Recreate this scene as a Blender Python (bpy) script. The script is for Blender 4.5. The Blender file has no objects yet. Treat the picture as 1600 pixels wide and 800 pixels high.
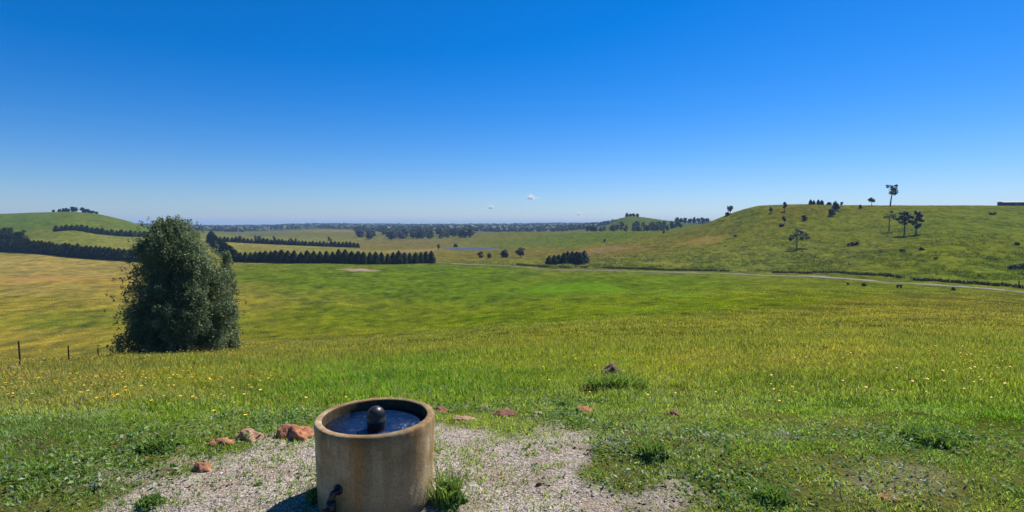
import bpy, math, random
import numpy as np
from mathutils import Vector

# ------------------------------------------------------------------ camera, world, sun
scene = bpy.context.scene
col = scene.collection
F_PX, CXP, CYP = 855.0, 800.0, 400.0
PITCH = math.atan(48.0 / 855.0)
cam_d = bpy.data.cameras.new("camera")
cam = bpy.data.objects.new("camera", cam_d)
col.objects.link(cam)
cam.location = (0, 0, 0)
cam.rotation_euler = (math.pi / 2 - PITCH, 0, 0)
cam_d.sensor_width = 36
cam_d.lens = 36 * F_PX / 1600
cam_d.clip_start = 0.1
cam_d.clip_end = 40000
scene.camera = cam

SUN_AZ, SUN_EL = 43.0, 53.0          # azimuth to the right of the view direction (+Y)
world = bpy.data.worlds.new("World")
scene.world = world
world.use_nodes = True
wn = world.node_tree
bg = wn.nodes["Background"]
sky = wn.nodes.new("ShaderNodeTexSky")
sky.sky_type = 'NISHITA'
sky.sun_disc = False
sky.sun_elevation = math.radians(SUN_EL)
sky.sun_rotation = math.radians(SUN_AZ)
sky.altitude = 0
sky.air_density = 1.0
sky.dust_density = 0.25
sky.ozone_density = 3.0
hs = wn.nodes.new("ShaderNodeHueSaturation")
hs.inputs['Saturation'].default_value = 1.31
hs.inputs['Value'].default_value = 1.0
wb = wn.nodes.new("ShaderNodeMix")            # the photograph's cool, polarised rendering of the sky
wb.data_type = 'RGBA'; wb.blend_type = 'MULTIPLY'; wb.inputs[0].default_value = 1.0
wb.inputs[7].default_value = (0.74, 0.86, 1.15, 1)
wn.links.new(sky.outputs[0], wb.inputs[6])
wn.links.new(wb.outputs[2], hs.inputs['Color'])
wn.links.new(hs.outputs[0], bg.inputs['Color'])
bg.inputs['Strength'].default_value = 0.070

sl = bpy.data.lights.new("sun", 'SUN')
sl.energy = 5.0
sl.angle = math.radians(0.5)
sl.color = (1.0, 0.94, 0.84)
sun = bpy.data.objects.new("sun", sl)
col.objects.link(sun)
a, e = math.radians(SUN_AZ), math.radians(SUN_EL)
sdir = Vector((math.sin(a) * math.cos(e), math.cos(a) * math.cos(e), math.sin(e)))
sun.rotation_euler = sdir.to_track_quat('Z', 'Y').to_euler()
sun.location = (30, 30, 60)

scene.view_settings.view_transform = 'Standard'
scene.view_settings.look = 'None'
scene.view_settings.exposure = 0.6
scene.view_settings.gamma = 1.0
scene.render.engine = 'CYCLES'
scene.cycles.max_bounces = 6
scene.cycles.diffuse_bounces = 3
scene.cycles.transparent_max_bounces = 32
scene.cycles.volume_bounces = 0
scene.cycles.use_denoising = True

rng = np.random.default_rng(7)
random.seed(7)

# ------------------------------------------------------------------ noise and interpolation
def _hash(ix, iy, seed):
    h = (ix.astype(np.int64) * 374761393 + iy.astype(np.int64) * 668265263 + seed * 982451653) & 0x7fffffff
    h = ((h ^ (h >> 13)) * 1274126177) & 0x7fffffff
    return ((h ^ (h >> 16)) & 0xffff) / 65535.0

def vnoise(x, y, seed=0):
    x = np.asarray(x, float); y = np.asarray(y, float)
    ix = np.floor(x); iy = np.floor(y)
    fx = x - ix; fy = y - iy
    fx = fx * fx * (3 - 2 * fx); fy = fy * fy * (3 - 2 * fy)
    ix = ix.astype(np.int64); iy = iy.astype(np.int64)
    a = _hash(ix, iy, seed); b = _hash(ix + 1, iy, seed)
    c = _hash(ix, iy + 1, seed); d = _hash(ix + 1, iy + 1, seed)
    return (a * (1 - fx) + b * fx) * (1 - fy) + (c * (1 - fx) + d * fx) * fy

def fbm(x, y, seed=0, octs=4):
    s = 0; amp = 0.5; tot = 0
    for i in range(octs):
        s = s + amp * vnoise(x * 2 ** i, y * 2 ** i, seed + i * 17)
        tot += amp; amp *= 0.5
    return s / tot

def pchip(x, y, xi):
    """monotone cubic interpolation along axis 0 of y"""
    x = np.asarray(x, float); y = np.asarray(y, float)
    h = np.diff(x)
    sh = (slice(None),) + (None,) * (y.ndim - 1)
    d = np.diff(y, axis=0) / h[sh]
    m = np.zeros_like(y)
    w1 = (2 * h[1:] + h[:-1])[sh]; w2 = (h[1:] + 2 * h[:-1])[sh]
    same = d[1:] * d[:-1] > 0
    with np.errstate(divide='ignore', invalid='ignore'):
        hm = (w1 + w2) / (w1 / d[:-1] + w2 / d[1:])
    m[1:-1] = np.where(same, hm, 0)
    m[0] = d[0]; m[-1] = d[-1]
    xi = np.clip(xi, x[0], x[-1])
    k = np.clip(np.searchsorted(x, xi) - 1, 0, len(x) - 2)
    t = ((xi - x[k]) / h[k])[sh]
    hk = h[k][sh]
    return ((2*t**3 - 3*t**2 + 1) * y[k] + (t**3 - 2*t**2 + t) * hk * m[k]
            + (-2*t**3 + 3*t**2) * y[k+1] + (t**3 - t**2) * hk * m[k+1])

def sst(a, b, x):
    t = np.clip((x - a) / (b - a), 0, 1)
    return t * t * (3 - 2 * t)

# ------------------------------------------------------------------ the lie of the land
SP, CP = math.sin(PITCH), math.cos(PITCH)
def slope_of(py):                     # z / Y of the sight line of an image row
    v = (CYP - py) / F_PX
    return (-SP + v * CP) / (CP + v * SP)
def project(X, Y, Z):
    depth = Y * CP - Z * SP
    up = Y * SP + Z * CP
    return CXP + F_PX * X / depth, CYP - F_PX * up / depth

# survey profiles of the land: for each bearing, (distance, height read as an image row)
near = [(1.0, None, -2.36), (3.2, None, -2.4), (6.6, None, -2.42)]
P = {}
P[-250] = [(9,640),(15,603),(23,583),(31,577),(40,577),(60,575),(75,553),(110,502),(175,452),(400,392),(480,379),(560,366),(800,336),(1000,346),(1600,355),(4000,355),(9000,354)]
P[0]    = [(9,638),(15,600),(23,576),(31,570),(40,570),(60,573),(75,552),(110,501),(175,450),(400,391),(480,378),(560,364),(800,334),(1000,345),(1600,355),(4000,355),(9000,354)]
P[60]   = [(9,638),(15,599),(23,574),(31,568),(40,568),(60,571),(75,550),(110,501),(175,450),(370,395),(450,379),(520,364),(800,332),(1000,345),(1600,355),(4000,355),(9000,354)]
P[110]  = [(9,637),(15,599),(23,573),(31,566),(40,565),(60,568),(75,548),(110,500),(175,450),(350,400),(440,380),(500,364),(800,331),(1000,345),(1600,355),(4000,355),(9000,354)]
P[150]  = [(9,637),(15,598),(23,571),(31,563),(40,562),(60,562),(75,545),(110,501),(172,452),(335,403),(430,381),(520,367),(790,334),(1000,347),(1600,356),(4000,355),(9000,354)]
P[200]  = [(9,636),(15,597),(23,569),(35,556),(42,556),(60,556),(75,541),(110,502),(168,455),(310,408),(400,388),(540,370),(760,345),(900,350),(1600,356),(4000,355),(9000,354)]
P[235]  = [(9,636),(15,596),(23,568),(35,555),(42,554),(60,553),(75,540),(108,504),(165,457),(300,410),(400,389),(550,371),(740,357),(900,358),(1600,357),(4000,355),(9000,354)]
P[300]  = [(9,636),(15,595),(23,566),(36,551),(45,550),(58,550),(75,538),(102,510),(160,461),(292,411),(420,389),(560,374),(800,364),(1500,360),(2500,357),(3600,356),(9000,354)]
P[400]  = [(9,636),(15,592),(25,562),(38,547),(55,545),(75,535),(96,520),(150,466),(288,411),(400,393),(620,378),(900,371),(1500,363),(2500,357),(4000,355),(9000,354)]
P[500]  = [(9,635),(15,588),(25,558),(38,541),(57,537),(80,527),(105,508),(158,463),(290,411),(410,395),(600,383),(850,373),(1200,364),(1700,358),(4000,352.5),(9000,353.5)]
P[600]  = [(9,634),(15,584),(25,555),(40,536),(60,530),(85,520),(115,500),(165,460),(230,431),(305,411),(430,396),(560,388),(750,379),(1000,370),(1600,361),(2500,356),(4500,352.5),(9000,353.5)]
P[700]  = [(9,631),(15,579),(25,550),(42,528),(64,520),(90,508),(120,490),(175,453),(240,428),(315,410),(400,397),(480,391),(545,386.5),(720,379),(1000,368),(1500,361),(2500,356),(4500,353),(9000,353.5)]
P[800]  = [(9,628),(15,575),(25,545),(45,520),(75,504),(95,492),(120,480),(180,450),(262,419),(330,405),(450,393),(600,380),(800,368),(950,362),(1200,364),(2000,358),(3500,353),(9000,352)]
P[870]  = [(9,627),(15,574),(25,544),(48,515),(78,500),(100,487),(125,472),(180,447),(255,422),(330,407),(440,394),(600,377),(760,363),(900,362),(1200,363),(2000,357),(3500,352),(9000,351)]
P[930]  = [(9,626),(15,572),(25,542),(50,510),(80,493),(100,481),(130,465),(180,444),(250,422),(320,408),(410,394),(560,375),(700,362),(850,362),(1100,357),(1500,356),(3500,352),(9000,351)]
P[985]  = [(9,625),(15,571),(25,540),(53,506),(85,487),(105,475),(140,459),(185,441),(242,423),(300,409),(370,395),(490,376),(620,362),(750,362),(900,352),(1050,338),(1300,345),(3500,352),(9000,352)]
P[1045] = [(9,624),(15,570),(25,538),(55,502),(88,481),(105,471),(140,457),(185,440),(236,424),(275,412),(350,392),(430,376),(560,361),(700,361),(900,352),(1080,345),(1300,348),(3500,353),(9000,353)]
P[1100] = [(9,624),(15,569),(25,537),(58,499),(90,477),(108,467),(145,452),(185,438),(226,426),(255,413),(320,390),(390,370),(480,350),(600,351),(900,351),(1100,350),(1300,351),(3500,353),(9000,353)]
P[1145] = [(9,624),(15,568),(25,536),(60,496),(90,475),(108,465),(145,450),(185,437),(220,427),(245,416),(300,391),(370,366),(460,332),(600,338),(900,350),(3500,353),(9000,353)]
P[1190] = [(9,623),(15,568),(25,535),(63,493),(90,473),(108,464),(145,449),(180,438),(214,429),(236,419),(288,390),(360,356),(445,321),(600,329),(900,346),(3500,353),(9000,353)]
P[1250] = [(9,623),(15,567),(25,534),(65,490),(90,470),(108,462),(140,449),(175,438),(204,430),(226,419),(276,387),(350,351),(430,319),(600,327),(900,345),(3500,353),(9000,353)]
P[1320] = [(9,623),(15,566),(25,533),(67,486),(85,472),(105,461),(135,449),(165,441),(186,434),(205,422),(262,387),(340,350),(415,320.5),(600,328),(900,345),(3500,353),(9000,353)]
P[1400] = [(9,622),(15,566),(25,532),(70,482),(84,472),(100,463),(130,451),(165,441.5),(178,434),(205,413),(240,390),(275,367),(340,337),(400,321),(600,328),(900,345),(3500,353),(9000,353)]
P[1500] = [(9,622),(15,565),(25,531),(72,481),(84,473),(98,466),(122,455),(146,448),(158,441),(180,421),(215,395),(260,367),(330,336),(392,321),(600,328),(900,345),(3500,353),(9000,353)]
P[1600] = [(9,622),(15,565),(25,530),(74,481),(84,475),(98,469),(115,463),(132,456),(143,449),(168,430),(208,400),(260,368),(325,338),(388,321.5),(600,328),(900,345),(3500,353),(9000,353)]
P[1850] = [(9,622),(15,565),(25,530),(70,490),(84,482),(98,476),(110,470),(122,463),(133,456),(158,434),(200,402),(255,369),(320,338),(385,322),(600,328),(900,345),(3500,353),(9000,353)]

LN0, LN1, NL = math.log(1.0), math.log(9000.0), 900
PX0, PX1, NP = -250.0, 1850.0, 421
lngrid = np.linspace(LN0, LN1, NL)
pxs = sorted(P)
rows_ = []
for px in pxs:
    L = [(math.log(d), z / d) for d, _, z in near] + [(math.log(d), slope_of(y)) for d, y in P[px]]
    L = np.array(L)
    rows_.append(pchip(L[:, 0], L[:, 1], lngrid))
SL = pchip(np.array(pxs, float), np.array(rows_), np.linspace(PX0, PX1, NP))   # [px, ln d]

TMAX = (PX1 - CXP) / F_PX
TMIN = (PX0 - CXP) / F_PX
def px_d(X, Y):
    """bearing and planar distance used by the survey table; works all around"""
    X = np.asarray(X, float); Y = np.asarray(Y, float)
    r = np.hypot(X, Y)
    az = np.arctan2(X, Y)
    azc = np.clip(az, math.atan(TMIN), math.atan(TMAX))
    d = np.maximum(r * np.cos(azc), 1.0)
    return CXP + F_PX * np.tan(azc), d

POND = (-38.5, 511.0, 27.5, 27.0, -21.95)
def H(X, Y):
    px, d = px_d(X, Y)
    u = np.clip((px - PX0) / (PX1 - PX0) * (NP - 1), 0, NP - 1.001)
    w = np.clip((np.log(d) - LN0) / (LN1 - LN0) * (NL - 1), 0, NL - 1.001)
    i = u.astype(int); j = w.astype(int); fu = u - i; fw = w - j
    s = ((SL[i, j] * (1 - fu) + SL[i + 1, j] * fu) * (1 - fw)
         + (SL[i, j + 1] * (1 - fu) + SL[i + 1, j + 1] * fu) * fw)
    z = s * d
    # small relief
    z = z + (fbm(X / 0.9, Y / 0.9, 3, 4) - 0.5) * 0.12 * np.maximum(sst(6.2, 9, d), sst(1.3, 2.6, X) * (1 - sst(20, 40, d)))
    z = z + (fbm(X / 0.25, Y / 0.25, 5, 2) - 0.5) * 0.02
    z = z + (fbm(X / 4.5, Y / 4.5, 9, 3) - 0.5) * 0.35 * sst(9, 30, d)
    z = z + (fbm(X / 30, Y / 30, 11, 4) - 0.5) * 2.0 * sst(60, 200, d) * (1 - 0.8 * sst(150, 220, d) * (1 - sst(1000, 1150, px))) * (1 - sst(340, 385, d) * (1 - sst(500, 700, d)))
    q = np.hypot((X - POND[0]) / POND[2], (Y - POND[1]) / POND[3])
    q = q + (fbm(X / 9, Y / 9, 21, 3) - .5) * .22
    k = 1 - sst(1.15, 1.6, q)
    z = z * (1 - k) + (POND[4] + 0.12) * k
    z = z - 0.7 * (1 - sst(0.85, 1.0, q))
    return z

def at(px, d):
    """ground point at planar distance d on the bearing of image column px"""
    X = (px - CXP) / F_PX * d
    for _ in range(4):
        z = float(H(X, d))
        X = (px - CXP) / F_PX * (d * CP - z * SP)
    return X, d, float(H(X, d))

def hit(px, py, dmin=3.5, dmax=4000):
    ds = np.exp(np.linspace(math.log(dmin), math.log(dmax), 3000))
    X = (px - CXP) / F_PX * ds
    z = H(X, ds)
    X = (px - CXP) / F_PX * (ds * CP - z * SP)
    z = H(X, ds)
    _, y = project(X, ds, z)
    k = np.where(y <= py)[0]
    k = k[0] if len(k) else len(ds) - 1
    return float(X[k]), float(ds[k]), float(z[k])

def pxm(Y):                      # metres per photo pixel at distance Y
    return Y / F_PX

# ------------------------------------------------------------------ land colours
def lin(c):
    c = np.asarray(c, float) / 255.0
    return np.where(c <= 0.04045, c / 12.92, ((c + 0.055) / 1.055) ** 2.4)

ANCH = [
 # meadow
 (50,620,128,130,56),(300,600,130,134,44),(600,580,112,135,36),(900,570,125,135,40),(1200,560,130,130,48),(1550,600,112,125,40),
 (1500,690,88,118,28),(1300,650,105,125,42),(100,700,85,112,40),(1100,640,108,125,48),(1500,770,112,122,54),(300,650,105,125,35),(620,600,100,132,30),
 (400,552,134,134,52),(800,525,126,130,44),(1200,500,124,126,42),(1500,492,122,120,46),(550,545,128,130,46),(100,600,132,128,56),
 # field
 (450,430,105,126,42),(600,440,102,126,40),(800,450,102,128,36),(1000,440,104,128,36),(1000,480,110,130,28),(600,500,116,130,34),
 (450,520,122,126,44),(1300,450,112,124,40),(1500,470,116,115,52),(1200,470,110,124,28),(800,490,112,130,28),(1350,480,118,118,44),(700,425,100,126,38),
 # stubble at left
 (50,410,168,152,98),(150,430,164,148,96),(50,450,160,146,90),(180,470,154,142,72),(100,500,128,134,56),(50,530,152,140,70),(150,545,140,134,64),(200,440,160,140,76),(20,480,150,140,66),
 # between the windbreaks
 (100,375,128,138,68),(200,380,138,138,78),(20,385,130,132,66),
 (50,345,104,128,50),(150,345,108,122,54),(200,352,106,126,50),
 (400,382,152,144,90),(500,390,140,138,84),(450,375,130,132,80),
 # valley
 (620,388,128,122,70),(680,397,128,124,70),(760,398,122,116,62),(900,395,124,116,66),(640,380,128,118,80),
 (850,375,108,122,52),(950,370,104,122,44),(1000,380,124,124,52),(960,390,126,116,62),(800,370,118,122,60),
 (1000,410,122,130,68),(1200,410,118,128,66),(900,412,120,124,66),(1100,400,124,130,68),
 # right hill
 (1150,345,118,128,54),(1200,370,122,128,54),(1300,350,118,128,50),(1500,350,112,126,52),(1500,390,116,126,46),(1550,420,116,130,50),(1300,400,118,126,60),
 (1250,330,118,118,42),(1080,375,128,122,56),
 # far
 (1000,345,100,118,54),(940,352,104,112,56),
]
A_uv, A_c = [], []
for px, py, r, g, b in ANCH:
    X, Y, Z = hit(px, py)
    A_uv.append((px, math.log(Y))); A_c.append(lin((r, g, b)))
for px in range(-200, 1900, 150):
    for d, c in ((1300, (108, 114, 66)), (2200, (66, 80, 46)), (5000, (42, 58, 40))):
        A_uv.append((px, math.log(d))); A_c.append(lin(c))
A_uv.append((530, math.log(1350))); A_c.append(lin((150, 132, 74)))
A_uv = np.array(A_uv); A_c = np.array(A_c)
CN, CM = 180, 260
gpx = np.linspace(PX0, PX1, CN); gln = np.linspace(LN0, LN1, CM)
G = np.zeros((CN, CM, 3))
uu, ww = np.meshgrid(gpx, gln, indexing='ij')
wsum = 0
for (u0, w0), c in zip(A_uv, A_c):
    q = ((uu - u0) / 130) ** 2 + ((ww - w0) / 0.16) ** 2
    wt = 1 / (q + 0.15) ** 2
    G += wt[..., None] * c; wsum = wsum + wt
G /= wsum[..., None]
ALB = np.array([0.495, 0.50, 0.32])
def land_color(X, Y):
    # wobble the lookup so that borders between kinds of pasture are ragged
    wob = sst(10, 40, np.hypot(X, Y))
    Xw = X + (fbm(X / 14, Y / 14, 31, 3) - .5) * 16 * wob
    Yw = Y + (fbm(X / 18, Y / 14, 37, 3) - .5) * 22 * wob
    px, d = px_d(Xw, Yw)
    u = np.clip((px - PX0) / (PX1 - PX0) * (CN - 1), 0, CN - 1.001)
    w = np.clip((np.log(d) - LN0) / (LN1 - LN0) * (CM - 1), 0, CM - 1.001)
    i = u.astype(int); j = w.astype(int); fu = (u - i)[..., None]; fw = (w - j)[..., None]
    c = ((G[i, j] * (1 - fu) + G[i + 1, j] * fu) * (1 - fw) + (G[i, j + 1] * (1 - fu) + G[i + 1, j + 1] * fu) * fw)
    mo = (fbm(X / 5, Y / 8, 161, 4) - .5) * 1.0 + (fbm(X / 22, Y / 34, 163, 4) - .5) * .2 + (fbm(X / 1.6, Y / 2.4, 165, 2) - .5) * 1.2
    mo = mo * sst(20, 70, np.hypot(X, Y))
    c = c * np.clip(1 + mo[..., None] * np.array([1.0, .8, .4]), .45, 1.7)
    return c * ALB

def to_ground(pts, Z=-2.4):
    out = []
    for px, py in pts:
        s = slope_of(py); Y = Z / s
        out.append(((px - CXP) / F_PX * (Y * CP - Z * SP), Y))
    return np.array(out)

def sdist(X, Y, poly):
    """signed distance to a polygon, positive inside"""
    best = np.full(X.shape, 1e9); ins = np.zeros(X.shape, bool)
    n = len(poly)
    for k in range(n):
        x0, y0 = poly[k]; x1, y1 = poly[(k + 1) % n]
        ex, ey = x1 - x0, y1 - y0
        t = np.clip(((X - x0) * ex + (Y - y0) * ey) / (ex * ex + ey * ey), 0, 1)
        best = np.minimum(best, np.hypot(X - x0 - t * ex, Y - y0 - t * ey))
        c = ((y0 > Y) != (y1 > Y))
        with np.errstate(divide='ignore', invalid='ignore'):
            xi = x0 + (Y - y0) / (ey if ey != 0 else 1e-9) * ex
        ins ^= c & (X < xi)
    return np.where(ins, best, -best)

GRAVEL = to_ground([(20,860),(90,820),(150,792),(185,758),(250,738),(300,722),(370,702),(420,690),(490,672),(560,662),(680,655),(740,655),(800,664),(860,670),(915,684),(965,712),(985,750),(1030,790),(1060,860)])
GRAVEL = np.vstack([GRAVEL, [[2.0, 2.2], [-4.4, 2.2]]])
THIN = to_ground([(1290,780),(1300,735),(1400,720),(1480,750),(1500,790),(1400,815)])
THIN2 = to_ground([(1060,700),(1120,672),(1230,676),(1260,705),(1150,722)])
def gravel_mask(X, Y):
    m = np.zeros(X.shape)
    k = (np.abs(X) < 8) & (Y < 9) & (Y > 1)
    x, y = X[k], Y[k]
    n = (fbm(x / .5, y / .5, 41, 4) - .5)
    v = sst(-.22, .38, sdist(x, y, GRAVEL) - .06 + n * 1.9)
    t = sst(-.05, .3, sdist(x, y, THIN) + n * .8) * .22
    t2 = sst(-.05, .3, sdist(x, y, THIN2) + n * .8) * .15
    m[k] = np.maximum(v, np.maximum(t, t2))
    return m

# bare / odd patches on the land: px, py, half width px, half height px, colour, strength
PATCH = [(562,421.5,30,2.6,(150,128,110),.85),(240,712,16,4,(165,110,85),.8),(1095,690,26,6,(165,115,90),.6),(1388,778,14,6,(165,95,75),.8),
         (708,792,14,9,(185,100,75),.9),(1230,322,60,1.5,(140,110,62),.6),(12,573,14,3.0,(150,120,112),.6),(940,391,60,5,(128,104,72),.5),
         (1100,377,34,8,(140,120,60),.5),(640,392,60,3,(140,118,84),.5),(70,436,90,5,(160,122,74),.5),(340,690,12,5,(190,120,90),.9),
         (870,577,14,3,(150,110,70),.3),(1060,462,50,5,(92,130,22),.4),(900,450,90,9,(88,132,12),.5)]
PATCHW = []
for px, py, hw, hh, c, s in PATCH:
    X, Y, Z = hit(px, py); Xa, Ya, _ = hit(px, py + hh); Xb, Yb, _ = hit(px, max(py - hh, 322.5))
    PATCHW.append((X, (Ya + Yb) / 2, hw * pxm(Y), max(abs(Yb - Ya) / 2, .08), lin(c) * .85, s))
def patches(X, Y, C):
    for x0, y0, rx, ry, c, s in PATCHW:
        k = (np.abs(X - x0) < 2 * rx) & (np.abs(Y - y0) < 2 * ry)
        if not k.any(): continue
        q = np.hypot((X[k] - x0) / rx, (Y[k] - y0) / ry) + (fbm(X[k] / rx * 2, Y[k] / rx * 2, 51, 3) - .5) * .9
        m = (1 - sst(.6, 1.1, q))[..., None] * s
        C[k] = C[k] * (1 - m) + c * m
    return C

# ------------------------------------------------------------------ mesh and material helpers
def link(o, parent=None):
    col.objects.link(o)
    if parent is not None: o.parent = parent
    return o

def tag(o, label=None, cat=None, group=None, kind=None):
    if label: o['label'] = label
    if cat: o['category'] = cat
    if group: o['group'] = group
    if kind: o['kind'] = kind
    return o

def fast_mesh(name, V, loops, counts, mat=None, colors=None, smooth=False):
    me = bpy.data.meshes.new(name)
    V = np.ascontiguousarray(V, dtype=np.float32)
    loops = np.ascontiguousarray(loops, dtype=np.int32).ravel()
    counts = np.ascontiguousarray(counts, dtype=np.int32)
    me.vertices.add(len(V)); me.vertices.foreach_set('co', V.ravel())
    me.loops.add(len(loops)); me.loops.foreach_set('vertex_index', loops)
    starts = np.concatenate([[0], np.cumsum(counts)[:-1]]).astype(np.int32)
    me.polygons.add(len(counts)); me.polygons.foreach_set('loop_start', starts)
    me.polygons.foreach_set('use_smooth', np.full(len(counts), smooth))
    if colors is not None:
        at_ = me.color_attributes.new('tint', 'FLOAT_COLOR', 'POINT')
        C = np.ones((len(V), 4), np.float32); C[:, :3] = colors
        at_.data.foreach_set('color', C.ravel())
    me.update(calc_edges=True)
    if mat: me.materials.append(mat)
    return me

class MB:
    def __init__(s): s.v = []; s.f = []
    def add(s, verts, faces):
        o = len(s.v); s.v += [tuple(p) for p in verts]; s.f += [tuple(i + o for i in f) for f in faces]
    def tube(s, pts, radii, n=8, cap=True):
        pts = [Vector(p) for p in pts]; rings = []
        for i, p in enumerate(pts):
            t = (pts[min(i + 1, len(pts) - 1)] - pts[max(i - 1, 0)]).normalized()
            u = t.cross(Vector((0.31, 0.9, 0.2))).normalized(); w = t.cross(u)
            rings.append([p + (u * math.cos(2 * math.pi * k / n) + w * math.sin(2 * math.pi * k / n)) * radii[i] for k in range(n)])
        v = [q for r in rings for q in r]; f = []
        for i in range(len(pts) - 1):
            for k in range(n):
                f.append((i * n + k, i * n + (k + 1) % n, (i + 1) * n + (k + 1) % n, (i + 1) * n + k))
        if cap:
            f.append(tuple(range(n - 1, -1, -1))); f.append(tuple((len(pts) - 1) * n + k for k in range(n)))
        s.add(v, f)
    def box(s, c, h, rz=0):
        cx, cy, cz = c; hx, hy, hz = h; v = []
        for dz in (-hz, hz):
            for dx, dy in ((-hx, -hy), (hx, -hy), (hx, hy), (-hx, hy)):
                v.append((cx + dx * math.cos(rz) - dy * math.sin(rz), cy + dx * math.sin(rz) + dy * math.cos(rz), cz + dz))
        s.add(v, [(3, 2, 1, 0), (4, 5, 6, 7), (0, 1, 5, 4), (1, 2, 6, 5), (2, 3, 7, 6), (3, 0, 4, 7)])
    def lathe(s, prof, n=96, c=(0, 0, 0), close=True):
        v = []; f = []; m = len(prof)
        for k in range(n):
            an = 2 * math.pi * k / n
            for r, z in prof: v.append((c[0] + r * math.cos(an), c[1] + r * math.sin(an), c[2] + z))
        for k in range(n):
            for i in range(m if close else m - 1):
                a0 = k * m + i; a1 = k * m + (i + 1) % m; b0 = ((k + 1) % n) * m + i; b1 = ((k + 1) % n) * m + (i + 1) % m
                f.append((a0, b0, b1, a1))
        s.add(v, f)
    def mesh(s, name, mat, smooth=False):
        me = bpy.data.meshes.new(name); me.from_pydata(s.v, [], s.f)
        if smooth: me.polygons.foreach_set('use_smooth', [True] * len(me.polygons))
        me.update()
        if mat: me.materials.append(mat)
        return me
    def build(s, name, mat, parent=None, smooth=False):
        return link(bpy.data.objects.new(name, s.mesh(name, mat, smooth)), parent)

def empty(name, loc=(0, 0, 0), rz=0):
    o = bpy.data.objects.new(name, None); o.location = loc; o.rotation_euler = (0, 0, rz); o.empty_display_size = .3
    return link(o)

def new_mat(name):
    m = bpy.data.materials.new(name); m.use_nodes = True
    nt = m.node_tree; b = nt.nodes['Principled BSDF']
    return m, nt, b
def nd(nt, t, **k):
    n = nt.nodes.new(t)
    for a_, v in k.items():
        if a_ in n.inputs.keys(): n.inputs[a_].default_value = v
        else: setattr(n, a_, v)
    return n
def ramp(nt, fac, stops):
    r = nt.nodes.new('ShaderNodeValToRGB'); el = r.color_ramp.elements
    while len(el) < len(stops): el.new(0.5)
    for e_, (p, c) in zip(el, stops):
        e_.position = p; e_.color = (*c, 1) if not isinstance(c, float) else (c, c, c, 1)
    nt.links.new(fac, r.inputs[0]); return r.outputs[0]
def mixc(nt, fac, a_, b_, mode='MIX'):
    n = nt.nodes.new('ShaderNodeMix'); n.data_type = 'RGBA'; n.blend_type = mode
    for s_, v in ((0, fac), (6, a_), (7, b_)):
        if isinstance(v, (int, float)): n.inputs[s_].default_value = v
        elif isinstance(v, tuple): n.inputs[s_].default_value = (*v, 1)
        else: nt.links.new(v, n.inputs[s_])
    return n.outputs[2]

def noise(nt, scale, detail=4, vec=None, rough=.55):
    n = nd(nt, 'ShaderNodeTexNoise'); n.inputs['Scale'].default_value = scale
    n.inputs['Detail'].default_value = detail; n.inputs['Roughness'].default_value = rough
    if vec is not None: nt.links.new(vec, n.inputs['Vector'])
    return n.outputs['Fac']

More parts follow.
